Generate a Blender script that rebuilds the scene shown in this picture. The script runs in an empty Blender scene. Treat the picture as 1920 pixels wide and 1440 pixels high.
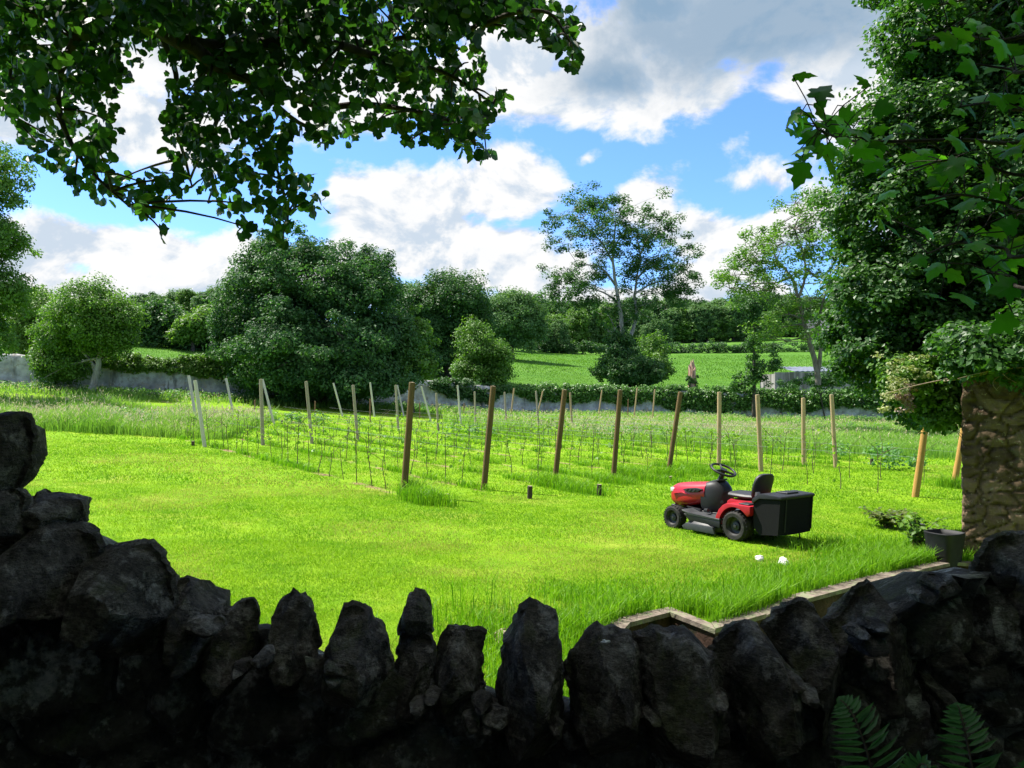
import bpy, bmesh, math, random
import numpy as np
from mathutils import Vector, Matrix, noise as mnoise

S = bpy.context.scene
COL = S.collection
# ------------------------------------------------------------------ camera, sky, sun, exposure
K, H, CX, HY = 1478.0, 1.95, 960.0, 735.0      # focal length in photo pixels, eye height, principal column, horizon row
cam_d = bpy.data.cameras.new('camera'); cam = bpy.data.objects.new('camera', cam_d); COL.objects.link(cam)
cam_d.sensor_width = 36.0; cam_d.lens = K / 1920 * 36.0; cam_d.shift_y = 15.0 / 1920
cam_d.clip_start = 0.05; cam_d.clip_end = 3000
cam.location = (0, 0, H); cam.rotation_euler = (math.radians(90), 0, 0)
S.camera = cam
S.view_settings.view_transform = 'Standard'; S.view_settings.look = 'None'
S.view_settings.exposure = 1.35; S.view_settings.gamma = 1.0
S.cycles.max_bounces = 7; S.cycles.diffuse_bounces = 3; S.cycles.transmission_bounces = 4
S.cycles.transparent_max_bounces = 4; S.cycles.caustics_reflective = False; S.cycles.caustics_refractive = False
S.cycles.use_denoising = True

SUN_AZ, SUN_EL = math.radians(-62), math.radians(57)
sv = Vector((math.sin(SUN_AZ) * math.cos(SUN_EL), math.cos(SUN_AZ) * math.cos(SUN_EL), math.sin(SUN_EL)))
sun_d = bpy.data.lights.new('sun', 'SUN'); sun_d.energy = 4.5; sun_d.angle = math.radians(0.55); sun_d.color = (1.0, 0.95, 0.86)
sun = bpy.data.objects.new('sun', sun_d); COL.objects.link(sun)
sun.location = (-20, 20, 30); sun.rotation_euler = (-sv).to_track_quat('-Z', 'Y').to_euler()

def azel(px, py):
    u, v = (px - CX) / K, (HY - py) / K
    return math.atan2(u, 1), math.atan2(v, math.hypot(u, 1))

class NT:
    """small helper for node trees"""
    def __init__(s, tree): s.t = tree; s.n = tree.nodes; s.l = tree.links
    def node(s, typ, **kw):
        n = s.n.new(typ)
        for k, v in kw.items(): setattr(n, k, v)
        return n
    def put(s, sock, v):
        if hasattr(v, 'is_linked') or isinstance(v, bpy.types.NodeSocket): s.l.new(v, sock)
        else: sock.default_value = v
    def math(s, op, a, b=0.0, c=0.0, clamp=False):
        n = s.node('ShaderNodeMath', operation=op, use_clamp=clamp)
        s.put(n.inputs[0], a); s.put(n.inputs[1], b)
        if op in ('SMOOTH_MAX', 'MULTIPLY_ADD'): s.put(n.inputs[2], c)
        return n.outputs[0]
    def vmath(s, op, a, b=(0, 0, 0)):
        n = s.node('ShaderNodeVectorMath', operation=op)
        s.put(n.inputs[0], a); s.put(n.inputs[1], b)
        return n.outputs['Value'] if op in ('LENGTH', 'DOT_PRODUCT') else n.outputs['Vector']
    def noise(s, vec, scale, detail=4, rough=0.55, dist=0.0):
        n = s.node('ShaderNodeTexNoise')
        if vec is not None: s.put(n.inputs['Vector'], vec)
        n.inputs['Scale'].default_value = scale; n.inputs['Detail'].default_value = detail
        n.inputs['Roughness'].default_value = rough; n.inputs['Distortion'].default_value = dist
        return n.outputs[0]
    def ramp(s, v, a, b, c=0.0, d=1.0, smooth=True):
        n = s.node('ShaderNodeMapRange'); n.interpolation_type = 'SMOOTHSTEP' if smooth else 'LINEAR'
        s.put(n.inputs['Value'], v); n.inputs['From Min'].default_value = a; n.inputs['From Max'].default_value = b
        n.inputs['To Min'].default_value = c; n.inputs['To Max'].default_value = d
        return n.outputs[0]
    def mix(s, f, a, b, mode='MIX'):
        n = s.node('ShaderNodeMix', data_type='RGBA', blend_type=mode)
        s.put(n.inputs['Factor'], f)
        s.put(n.inputs[6], a if not isinstance(a, tuple) else (*a[:3], 1)); s.put(n.inputs[7], b if not isinstance(b, tuple) else (*b[:3], 1))
        return n.outputs[2]

def build_world():
    w = bpy.data.worlds.new('World'); S.world = w; w.use_nodes = True
    t = NT(w.node_tree); w.node_tree.nodes.clear()
    sky = t.node('ShaderNodeTexSky', sky_type='NISHITA'); sky.sun_disc = False
    sky.sun_elevation = SUN_EL; sky.sun_rotation = SUN_AZ; sky.air_density = 1.0; sky.dust_density = 0.4; sky.ozone_density = 2.5
    co = t.node('ShaderNodeTexCoord').outputs['Generated']
    sp = t.node('ShaderNodeSeparateXYZ'); t.put(sp.inputs[0], co)
    az = t.math('ARCTAN2', sp.outputs[0], sp.outputs[1]); el = t.math('ARCSINE', sp.outputs[2])
    cb = t.node('ShaderNodeCombineXYZ'); t.put(cb.inputs[0], az); t.put(cb.inputs[1], el)
    p = cb.outputs[0]
    nv = t.vmath('MULTIPLY', p, (1.0, 1.45, 1.0))
    def fbm(v): return t.noise(v, 7.5, 8, 0.58, 0.25)
    n0 = fbm(nv); n1 = fbm(t.vmath('ADD', nv, (-0.014, 0.028, 0.0)))
    nbig = t.noise(nv, 3.2, 3, 0.5)
    def field(blobs):
        cur = None
        for (px, py, rx, ry) in blobs:
            a, e = azel(px, py)
            d = t.vmath('LENGTH', t.vmath('MULTIPLY', t.vmath('SUBTRACT', p, (a, e, 0)), (K / rx, K / ry, 0)))
            v = t.math('MULTIPLY', t.math('SUBTRACT', 1.0, d), min(1.0, max(.38, rx / 170)))
            cur = v if cur is None else t.math('SMOOTH_MAX', cur, v, 0.25)
        return cur
    white = [(1430, 20, 480, 120), (1120, 170, 190, 80), (1150, 205, 90, 40), (1340, 165, 120, 60), (1560, 150, 170, 100), (1680, 120, 200, 200), (970, 110, 150, 120),
             (960, -120, 300, 130), (1400, 250, 50, 40),
             (240, 235, 250, 85), (640, 130, 240, 110), (300, 60, 420, 120), (760, 410, 190, 100), (940, 350, 130, 90), (900, 480, 240, 80), (650, 360, 55, 45),
             (1040, 510, 150, 70), (720, 480, 150, 80), (1200, 375, 90, 45), (1100, 297, 36, 24), (1335, 440, 110, 60), (1455, 335, 70, 70), (1500, 420, 120, 60),
             (1310, 525, 90, 60), (210, 468, 190, 55), (60, 505, 130, 60), (300, 520, 130, 50), (450, 470, 70, 40), (180, 545, 260, 40), (-300, 420, 200, 90), (1950, 420, 250, 200), (560, 540, 300, 40), (1150, 560, 300, 35)]
    grey = [(1400, 40, 360, 130), (1140, 150, 150, 60), (330, 20, 400, 90), (1240, 10, 200, 140)]
    B = t.math('MAXIMUM', field(white), t.ramp(nbig, 0.5, 0.75, -0.6, 0.1))
    B = t.math('MULTIPLY_ADD', t.math('SUBTRACT', n0, 0.5), 2.3, t.math('SUBTRACT', B, .05))
    B = t.math('ADD', B, t.math('ADD', t.ramp(t.math('ABSOLUTE', az), .8, 1.3, 0, .6), t.ramp(el, .52, .85, 0, .75)))  # unseen white cloud added overhead and behind to brighten the ambient light
    mask = t.ramp(B, -0.04, 0.26)
    G = t.ramp(t.math('MULTIPLY_ADD', t.math('SUBTRACT', n0, 0.5), 1.9, field(grey)), -0.10, 0.75)
    lit = t.ramp(t.math('SUBTRACT', n0, n1), -0.10, 0.03)
    thick = t.ramp(B, 0.35, 1.1, 1.0, 0.82)
    c = t.mix(lit, (0.62, 0.72, 0.84), (1.0, 1.0, 1.0))
    c = t.mix(thick, t.mix(0.5, c, (0.66, 0.75, 0.85)), c)
    c = t.mix(t.math('MULTIPLY', G, 0.80), c, (0.20, 0.35, 0.52))
    cs = t.node('ShaderNodeVectorMath', operation='SCALE'); t.put(cs.inputs[0], c); cs.inputs[3].default_value = 0.40
    sk = t.mix(1.0, sky.outputs[0], (0.56, 0.80, 1.22), 'MULTIPLY')
    sks = t.node('ShaderNodeVectorMath', operation='SCALE'); t.put(sks.inputs[0], sk); sks.inputs[3].default_value = 0.092
    fin = t.mix(mask, sks.outputs[0], cs.outputs[0])
    bg = t.node('ShaderNodeBackground'); t.put(bg.inputs['Color'], fin); bg.inputs['Strength'].default_value = 1.0
    out = t.node('ShaderNodeOutputWorld'); t.l.new(bg.outputs[0], out.inputs[0])
    w.cycles.sampling_method = 'MANUAL'; w.cycles.sample_map_resolution = 512
build_world()

# ------------------------------------------------------------------ helpers
def P(px, py, d): return np.array(((px - CX) / K * d, d, H - (py - HY) / K * d))
def tag(o, label=None, cat=None, group=None, kind=None):
    if label: o['label'] = label
    if cat: o['category'] = cat
    if group: o['group'] = group
    if kind: o['kind'] = kind
    return o
def empty(name, loc, label, cat, group=None, rz=0.0):
    o = bpy.data.objects.new(name, None); COL.objects.link(o); o.location = tuple(float(v) for v in loc); o.rotation_euler = (0, 0, rz)
    o.empty_display_size = 0.2
    return tag(o, label, cat, group)
class MB:
    """collects vertices and faces (numpy blocks) and links them as one mesh object"""
    def __init__(s): s.v = []; s.f = []; s.r = []; s.n = 0; s.mi = []
    def add(s, v, f, rnd=None, mi=0):
        v = np.asarray(v, dtype=np.float32).reshape(-1, 3); f = np.asarray(f, dtype=np.int32)
        if len(v) == 0 or len(f) == 0: return s
        s.v.append(v); s.f.append(f + s.n); s.n += len(v); s.mi.append(np.full(len(f), mi, np.int32))
        s.r.append(np.zeros(len(f), np.float32) if rnd is None else np.asarray(rnd, np.float32)); return s
    def mesh(s, name, mats, smooth=False):
        me = bpy.data.meshes.new(name)
        V = np.concatenate(s.v); tot = np.concatenate([np.full(len(f), f.shape[1], np.int32) for f in s.f])
        L = np.concatenate([f.ravel() for f in s.f])
        me.vertices.add(len(V)); me.vertices.foreach_set('co', V.ravel())
        me.loops.add(len(L)); me.loops.foreach_set('vertex_index', L)
        st = np.concatenate(([0], np.cumsum(tot)[:-1])).astype(np.int32)
        me.polygons.add(len(tot)); me.polygons.foreach_set('loop_start', st); me.polygons.foreach_set('loop_total', tot)
        me.polygons.foreach_set('material_index', np.concatenate(s.mi))
        me.polygons.foreach_set('use_smooth', np.full(len(tot), smooth))
        a = me.attributes.new('rnd', 'FLOAT', 'FACE'); a.data.foreach_set('value', np.concatenate(s.r))
        for m in (mats if isinstance(mats, (list, tuple)) else [mats]): me.materials.append(m)
        me.update(); me.validate(); return me
    def obj(s, name, mats, parent=None, smooth=False):
        o = bpy.data.objects.new(name, s.mesh(name, mats, smooth)); COL.objects.link(o)
        if parent: o.parent = parent
        return o
def bmobj(name, bm, mats, parent=None, smooth=False):
    me = bpy.data.meshes.new(name); bmesh.ops.recalc_face_normals(bm, faces=bm.faces[:]); bm.to_mesh(me); bm.free()
    for m in (mats if isinstance(mats, (list, tuple)) else [mats]): me.materials.append(m)
    if smooth:
        me.polygons.foreach_set('use_smooth', [True] * len(me.polygons))
        me.set_sharp_from_angle(angle=math.radians(35))
    o = bpy.data.objects.new(name, me); COL.objects.link(o)
    if parent: o.parent = parent
    return o
def copy_tree(o, parent=None):
    c = o.copy(); COL.objects.link(c)
    if parent: c.parent = parent
    for ch in list(o.children): copy_tree(ch, c)
    return c
def nrm(a): return a / np.maximum(np.linalg.norm(a, axis=-1, keepdims=True), 1e-9)
def fit(a, n):
    a = np.asarray(a, float); return a if len(a) == n else np.repeat(a, n, 0)
def tube(mb, pts, rad, seg=7, rnd=0.0, mi=0, cap=True):
    pts = np.asarray(pts, float); rad = np.broadcast_to(np.asarray(rad, float), (len(pts),))
    t = nrm(np.gradient(pts, axis=0)); up = np.array((0, 0, 1.0)) if abs(t[0][2]) < .9 else np.array((1.0, 0, 0))
    V = []
    for i in range(len(pts)):
        a = np.cross(t[i], up); a /= max(np.linalg.norm(a), 1e-6); b = np.cross(a, t[i]); up = np.cross(a, t[i]) if abs(np.dot(up, t[i])) < .98 else up
        th = np.arange(seg) / seg * 2 * np.pi
        V.append(pts[i] + rad[i] * (np.cos(th)[:, None] * a + np.sin(th)[:, None] * b))
    V = np.concatenate(V); n = len(pts)
    i = np.arange(n - 1)[:, None] * seg; j = np.arange(seg)[None]; j2 = (j + 1) % seg
    F = np.stack((i + j, i + j2, i + seg + j2, i + seg + j), -1).reshape(-1, 4)
    mb.add(V, F, np.full(len(F), rnd), mi)
    if cap:
        for base, pt in ((0, pts[0]), ((n - 1) * seg, pts[-1])):
            Vc = np.concatenate((V[base:base + seg], pt[None])); j = np.arange(seg)
            mb.add(Vc, np.stack((j, (j + 1) % seg, np.full(seg, seg)), -1), np.full(seg, rnd), mi)
def bez(a, b, c, n=8):
    t = np.linspace(0, 1, n)[:, None]; a, b, c = (np.asarray(q, float) for q in (a, b, c))
    return (1 - t) ** 2 * a + 2 * t * (1 - t) * b + t * t * c
def spline(pts, m=4):
    """Catmull-Rom through points"""
    p = np.asarray(pts, float); p = np.concatenate((2 * p[:1] - p[1:2], p, 2 * p[-1:] - p[-2:-1])); out = []
    for i in range(1, len(p) - 2):
        for k in range(m):
            t = k / m; out.append(.5 * (2 * p[i] + (p[i + 1] - p[i - 1]) * t + (2 * p[i - 1] - 5 * p[i] + 4 * p[i + 1] - p[i + 2]) * t * t + (3 * p[i] - p[i - 1] - 3 * p[i + 1] + p[i + 2]) * t ** 3))
    out.append(p[-2]); return np.array(out)
RHOMB = (np.array(((-.5, 0, 0), (0, .34, .07), (.5, 0, -.06), (0, -.34, .07))), np.array(((0, 1, 2, 3),)))
OVATE = (np.array(((0, 0, 0), (.22, .24, .05), (.6, .27, .04), (1, 0, -.12), (.6, -.27, .04), (.22, -.24, .05), (.5, 0, -.03))),
         np.array(((0, 6, 1, 0), (1, 6, 2, 1), (2, 6, 3, 2), (3, 6, 4, 3), (4, 6, 5, 4), (5, 6, 0, 5)))[:, :3][:, ::-1])
ROUND = (np.array(((0, 0, 0), (.10, .30, .06), (.42, .46, .05), (.80, .36, -.02), (.93, .12, -.12), (.93, -.12, -.12), (.80, -.36, -.02), (.42, -.46, .05), (.10, -.30, .06), (.45, 0, -.05))),
         np.array([(i, (i + 1) % 9, 9) for i in range(9)]))
_ml = [(0, 0), (-.06, .22), (.05, .42), (.22, .36), (.36, .60), (.46, .52), (.50, .28), (.66, .30), (.74, .17), (1.0, 0), (.74, -.17), (.66, -.30), (.50, -.28), (.46, -.52), (.36, -.60), (.22, -.36), (.05, -.42), (-.06, -.22)]
MAPLE = (np.array([(x, y, -.30 * (x - .3) ** 2 - .25 * y * y) for x, y in _ml] + [(.3, 0, .05)]), np.array([(i, (i + 1) % 18, 18) for i in range(18)]))
_ll = [(0, 0), (.06, .26), (.30, .44), (.42, .30), (.62, .46), (.80, .30), (.86, .12), (1.02, 0), (.86, -.12), (.80, -.30), (.62, -.46), (.42, -.30), (.30, -.44), (.06, -.26)]
LOBED = (np.array([(x, y, -.35 * (x - .3) ** 2 + .25 * abs(y) * (1 - x)) for x, y in _ll] + [(.4, 0, -.02)]), np.array([(i, (i + 1) % 14, 14) for i in range(14)]))
def scatter(mb, tmpl, pos, tang, norm, size, rnd, width=None):
    tv, tf = tmpl; N = len(pos)
    if N == 0: return
    n = nrm(norm); b = nrm(np.cross(n, tang)); t = np.cross(b, n)
    w = size if width is None else width
    V = pos[:, None] + size[:, None, None] * (tv[None, :, 0:1] * t[:, None] + tv[None, :, 2:3] * n[:, None]) + w[:, None, None] * tv[None, :, 1:2] * b[:, None]
    F = tf[None] + len(tv) * np.arange(N)[:, None, None]
    mb.add(V.reshape(-1, 3), F.reshape(-1, tf.shape[1]), np.repeat(rnd, len(tf)))
def rdir(rng, n):
    return nrm(rng.normal(size=(n, 3)))
def clump_leaves(mb, cen, out, cr, n_per, size, rng, tmpl=RHOMB, flat=.75, up=.45, var=.35, tone=None):
    """leaf-sized faces through a set of clumps; each clump has its own tone"""
    n = len(cen); cr = np.broadcast_to(cr, (n,)); idx = np.repeat(np.arange(n), n_per); N = len(idx)
    d = rdir(rng, N); pos = cen[idx] + d * (cr[idx] * rng.random(N) ** .45)[:, None] * np.array((1, 1, flat))
    norm = nrm(d * .5 + out[idx] * .35 + rdir(rng, N) * .7 + np.array((0, 0, up)))
    tn = rng.random(n) if tone is None else np.broadcast_to(tone, (n,))
    rnd = np.clip(tn[idx] * .55 + rng.random(N) * .45, 0, 1)
    scatter(mb, tmpl, pos, rdir(rng, N), norm, size * (1 + var * rng.uniform(-1, 1, N)), rnd)
def shell(ells, n, rng, lo=.62, hi=1.02, down=True):
    """points through the outer part of a union of ellipsoids [(centre, radii)]"""
    E = [(np.asarray(c, float), np.asarray(r, float)) for c, r in ells]
    w = np.array([(r[0] * r[2] + r[0] * r[1]) for _, r in E]); idx = rng.choice(len(E), n * 3, p=w / w.sum())
    C = np.array([c for c, _ in E])[idx]; R = np.array([r for _, r in E])[idx]
    d = rdir(rng, n * 3); sd = Vector(rng.random(3) * 50); bump = np.array([mnoise.noise(Vector(q) * 2.1 + sd) + .6 * mnoise.noise(Vector(q) * 4.7 + sd) for q in d])
    rad = (rng.uniform(lo, hi, n * 3) * (1 + .28 * bump) + (rng.random(n * 3) < .07) * rng.uniform(.05, .2, n * 3))[:, None]
    pos = C + d * R * rad; keep = np.ones(len(pos), bool)
    for k, (c, r) in enumerate(E):
        q = np.linalg.norm((pos - c) / r, axis=1); keep &= (q > lo - .12) | (idx == k)
    pos, d = pos[keep][:n], d[keep][:n]
    return pos, d
# ------------------------------------------------------------------ materials
def mat(name, c1, c2=None, scale=8.0, rough=.8, bump=0.0, bscale=None, spec=.3, detail=6, metal=0.0, coat=0.0, c3=None, stretch=None, lo=.35, hi=.65):
    m = bpy.data.materials.new(name); m.use_nodes = True; t = NT(m.node_tree)
    b = m.node_tree.nodes['Principled BSDF']
    co = t.node('ShaderNodeTexCoord').outputs['Object']
    if stretch: co = t.vmath('MULTIPLY', co, stretch)
    if c2 is not None:
        f = t.ramp(t.noise(co, scale, detail, .6), lo, hi); col = t.mix(f, c1, c2)
        if c3 is not None: col = t.mix(t.ramp(t.noise(co, scale * .43, 5, .65, .4), .52, .64), col, c3)
        t.put(b.inputs['Base Color'], col)
    else: b.inputs['Base Color'].default_value = (*c1, 1)
    b.inputs['Roughness'].default_value = rough; b.inputs['Specular IOR Level'].default_value = spec; b.inputs['Metallic'].default_value = metal
    b.inputs['Coat Weight'].default_value = coat
    if bump:
        bn = t.node('ShaderNodeBump'); bn.inputs['Strength'].default_value = bump; bn.inputs['Distance'].default_value = .02
        t.put(bn.inputs['Height'], t.noise(co, bscale or scale * 3, 8, .65)); t.l.new(bn.outputs[0], b.inputs['Normal'])
    return m
def leafmat(name, cA, cB, trans=.35, rough=.5, spec=.35, tint=(1.35, 1.5, .6)):
    """two-sided leaf: reflection plus light coming through"""
    m = bpy.data.materials.new(name); m.use_nodes = True; t = NT(m.node_tree)
    b = m.node_tree.nodes['Principled BSDF']; out = m.node_tree.nodes['Material Output']
    a = t.node('ShaderNodeAttribute', attribute_name='rnd').outputs['Fac']
    col = t.mix(a, cA, cB); t.put(b.inputs['Base Color'], col)
    b.inputs['Roughness'].default_value = rough; b.inputs['Specular IOR Level'].default_value = spec
    tr = t.node('ShaderNodeBsdfTranslucent'); t.put(tr.inputs['Color'], t.mix(1.0, col, tint, 'MULTIPLY'))
    mx = t.node('ShaderNodeMixShader'); mx.inputs[0].default_value = trans
    t.l.new(b.outputs[0], mx.inputs[1]); t.l.new(tr.outputs[0], mx.inputs[2]); t.l.new(mx.outputs[0], out.inputs['Surface'])
    return m
GR_FIELD = leafmat('blade_field', (.060, .165, .016), (.130, .255, .030), .4, .6, .2)
BARK = mat('bark', (.040, .036, .030), (.085, .076, .062), 14, .95, .6, 30, .1, stretch=(1, 1, .3))
PALEBARK = mat('pale_bark', (.20, .19, .17), (.33, .32, .29), 6, .9, .4, 20, .1, stretch=(1, 1, .3))
MIDBARK = mat('mid_bark', (.11, .095, .075), (.19, .17, .14), 9, .9, .4, 20, .1, stretch=(1, 1, .3))
LF_DARK = leafmat('leaf_dark', (.022, .074, .018), (.064, .155, .034), .34, .5, .3)
LF_BLUE = leafmat('leaf_bluish', (.020, .074, .022), (.072, .165, .046), .34, .55, .25)
LF_MID = leafmat('leaf_mid', (.056, .138, .018), (.128, .250, .036), .38)
LF_LIGHT = leafmat('leaf_light', (.075, .165, .022), (.145, .260, .040), .42)
LF_FAR = leafmat('leaf_far', (.060, .135, .045), (.125, .230, .070), .30, .6, .2)  # lightened colour stands in for distance haze
LF_IVY = leafmat('leaf_ivy', (.035, .115, .016), (.110, .240, .032), .30, .42, .4)
LF_OVER = leafmat('leaf_overhead', (.012, .044, .012), (.060, .150, .024), .38, .45, .4, (1.25, 1.55, .55))
LF_MAPLE = leafmat('leaf_maple', (.030, .115, .015), (.110, .290, .026), .52, .42, .4, (1.1, 1.5, .4))
LF_BEECH = leafmat('leaf_beech', (.016, .062, .010), (.058, .150, .022), .42, .45, .35)
LF_VINE = leafmat('leaf_vine', (.10, .22, .024), (.22, .34, .035), .45)
LF_FERN = leafmat('leaf_fern', (.055, .150, .055), (.110, .24, .080), .3, .45, .4)
GR_LAWN = leafmat('blade_mown', (.100, .258, .004), (.205, .350, .007), .42, .6, .2, (1.25, 1.25, .55))
GR_DRY = leafmat('blade_dry', (.27, .32, .05), (.40, .41, .10), .35, .7, .1, (1.1, 1.1, .8))
GR_LONG = leafmat('blade_long', (.090, .235, .010), (.185, .345, .014), .42, .55, .25)
GR_MEAD = leafmat('blade_meadow', (.110, .250, .030), (.265, .400, .095), .40, .6, .2)
GR_SEED = leafmat('seed_head', (.40, .37, .20), (.56, .50, .34), .35, .8, .1, (1.1, 1.1, 1.0))
GR_WEED = leafmat('weed_leaf', (.060, .165, .040), (.130, .270, .070), .35, .5, .3)
def stonemat(name, dark, mid, pale, moss, sc, amount, bytone=False):
    """weathered stone: grain, pale lichen blotches, moss, layered bump"""
    m = bpy.data.materials.new(name); m.use_nodes = True; t = NT(m.node_tree); b = m.node_tree.nodes['Principled BSDF']; co = t.node('ShaderNodeTexCoord').outputs['Object']
    w = t.vmath('ADD', co, t.vmath('MULTIPLY', t.node('ShaderNodeTexNoise').outputs['Color'], (0, 0, 0)))
    g = t.noise(co, sc * 6, 7, .72); c = t.mix(t.ramp(t.noise(co, sc, 6, .65, .3), .36, .62), dark, mid)
    c = t.mix(t.ramp(t.noise(co, sc * 1.25, 8, .68, .1), .51, .60, 0, amount), c, pale); c = t.mix(t.ramp(t.noise(co, sc * .6, 6, .7, .4), .54, .64, 0, .75), c, moss); c = t.mix(t.ramp(g, .35, .62, .55, 0), c, (.012, .011, .010))
    v = t.node('ShaderNodeTexVoronoi'); v.inputs['Scale'].default_value = sc * 5; t.put(v.inputs['Vector'], co); c = t.mix(t.ramp(v.outputs[0], .10, .18, .25 * amount, 0), c, pale)
    if bytone: c = t.mix(1.0, c, t.mix(t.node('ShaderNodeAttribute', attribute_name='rnd').outputs['Fac'], (.45, .44, .43), (1.5, 1.45, 1.38)), 'MULTIPLY')
    t.put(b.inputs['Base Color'], c); b.inputs['Roughness'].default_value = .9; b.inputs['Specular IOR Level'].default_value = .2
    h = t.math('MULTIPLY_ADD', t.noise(co, sc * 2.2, 8, .7), 2.0, t.noise(t.vmath('MULTIPLY', co, (1, 1, 3.2)), sc * 3, 7, .7)); bn = t.node('ShaderNodeBump'); bn.inputs['Strength'].default_value = 1.0; bn.inputs['Distance'].default_value = .02; t.put(bn.inputs['Height'], h); t.l.new(bn.outputs[0], b.inputs['Normal']); return m
STONE = stonemat('dark_stone', (.070, .060, .049), (.22, .192, .155), (.50, .46, .39), (.15, .155, .07), 12, .7)
MORTAR = stonemat('rubble_mortar', (.07, .065, .057), (.17, .16, .14), (.58, .58, .54), (.13, .14, .075), 7, .9, True)
# ------------------------------------------------------------------ terrain
WALL_X = [-80, -45, -25, -14, -4, 10, 22, 34, 80]; WALL_Y = [44, 48, 54, 57.5, 63, 69, 68, 62, 58]
def Yw(x): return np.interp(x, WALL_X, WALL_Y)
def zg(x, y):
    x = np.asarray(x, float); y = np.asarray(y, float)
    xc = np.clip(x, -40, 25); yc = np.clip(y, 0, Yw(x))
    z = -.022 * xc * np.clip(yc / 8, .2, 1) + .0011 * np.maximum(0, -xc) * np.maximum(0, yc - 10)
    z = z + .035 * np.sin(x * .35 + 1) * np.sin(y * .27) * np.clip(y / 12 - .3, 0, 1)
    b = np.maximum(0, y - Yw(x))
    rise = .9 * np.clip(b / 1.5, 0, 1) + .098 * b + .7 * np.sin(x * .03 + y * .02) * np.clip(b / 40, 0, 1)
    rise = np.where(b > 230, .9 + .098 * 230 + .02 * (b - 230) + .7 * np.sin(x * .03 + y * .02), rise)
    return z + rise
KERB = [(.72, 6.15), (.92, 6.63), (1.40, 7.0), (1.66, 6.50), (2.16, 6.94), (2.75, 7.54), (3.99, 8.55), (5.20, 9.42), (5.85, 9.30), (7.2, 9.15)]
PIT = KERB + [(7.2, 3.0), (1.4, 3.0), (.72, 5.2)]
def inpoly(x, y, poly):
    x = np.asarray(x, float); y = np.asarray(y, float); r = np.zeros(np.broadcast(x, y).shape, bool); n = len(poly)
    for i in range(n):
        (x1, y1), (x2, y2) = poly[i], poly[(i + 1) % n]
        if y1 == y2: continue
        c = ((y1 > y) != (y2 > y)) & (x < (x2 - x1) * (y - y1) / (y2 - y1) + x1); r ^= c
    return r
def gz(x, y): return np.where(inpoly(x, y, PIT), -.95, zg(x, y))
def ground_hit(px, py):
    d = 10.0
    for _ in range(60): d = .5 * d + .5 * (H - float(zg((px - CX) / K * d, d))) * K / max(py - HY, 4)
    d = min(d, 60); return np.array(((px - CX) / K * d, d, float(zg((px - CX) / K * d, d))))
def sheet(name, xs, ys, zf, m):
    X, Y = np.meshgrid(xs, ys); Z = zf(X, Y); nx, ny = len(xs), len(ys)
    i = (np.arange(ny - 1)[:, None] * nx + np.arange(nx - 1)[None]).ravel()
    F = np.stack((i, i + 1, i + nx + 1, i + nx), -1)
    return MB().add(np.stack((X, Y, Z), -1), F).obj(name, m, smooth=True)
ROW_U = np.array((-.615, .788)); ROW_P0 = 7.36; ROW_SP = 1.84
def ground_mat(name, kind):
    m = bpy.data.materials.new(name); m.use_nodes = True; t = NT(m.node_tree); b = m.node_tree.nodes['Principled BSDF']
    b.inputs['Roughness'].default_value = .95; b.inputs['Specular IOR Level'].default_value = .1
    co = t.node('ShaderNodeTexCoord').outputs['Object']
    big = t.noise(co, .55, 4, .6); mid = t.noise(co, 2.2, 5, .65); fine = t.noise(co, 40, 5, .7)
    if kind == 'lawn':
        c = t.mix(t.ramp(mid, .3, .7), (.125, .265, .006), (.195, .335, .009))
        c = t.mix(t.ramp(big, .54, .70, 0, .75), c, (.27, .33, .04))
        c = t.mix(t.ramp(fine, .45, .7, 0, .5), c, (.11, .20, .010))
        sp = t.node('ShaderNodeSeparateXYZ'); t.put(sp.inputs[0], co)
        pr = t.math('MULTIPLY_ADD', sp.outputs[0], .788, t.math('MULTIPLY', sp.outputs[1], .615))
        fr = t.math('ABSOLUTE', t.math('SUBTRACT', t.math('FRACT', t.math('MULTIPLY_ADD', pr, 1 / ROW_SP, .5 - ROW_P0 / ROW_SP)), .5))
        row = t.ramp(t.math('MULTIPLY_ADD', t.math('SUBTRACT', mid, .5), .12, fr), .03, .085, 1, 0)
        row = t.math('MULTIPLY', row, t.math('MULTIPLY', t.ramp(pr, 7.0, 7.2), t.ramp(t.noise(co, 1.3, 4), .42, .58)))
        along = t.math('MULTIPLY_ADD', sp.outputs[0], -.615, t.math('MULTIPLY', sp.outputs[1], .788))
        row = t.math('MULTIPLY', row, t.ramp(along, 12.2, 12.6))
        c = t.mix(t.math('MULTIPLY', row, .9), c, (.24, .155, .095))
    elif kind == 'field':
        st = t.vmath('MULTIPLY', co, (.25, 1.6, 1))
        c = t.mix(t.ramp(t.noise(st, .8, 6, .6), .3, .7), (.050, .145, .013), (.095, .210, .024))
        c = t.mix(t.ramp(t.noise(co, .06, 3), .45, .7), c, (.095, .20, .030))
        c = t.mix(t.ramp(t.noise(t.vmath('MULTIPLY', co, (.5, 2.2, 1)), 1.4, 6, .75), .48, .66, 0, .6), c, (.034, .090, .016))
    else:
        c = t.mix(mid, (.035, .028, .020), (.075, .060, .042))
    t.put(b.inputs['Base Color'], c)
    bn = t.node('ShaderNodeBump'); bn.inputs['Strength'].default_value = 1.0; bn.inputs['Distance'].default_value = .25 if kind == 'field' else .03
    t.put(bn.inputs['Height'], t.noise(co, 1.6 if kind == 'field' else 30, 6, .7)); t.l.new(bn.outputs[0], b.inputs['Normal'])
    return m
xs = np.concatenate((np.arange(-90, -20, 3), np.arange(-20, -4, .8), np.arange(-4, 8, .1), np.arange(8, 24, .8), np.arange(24, 91, 3)))
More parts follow.
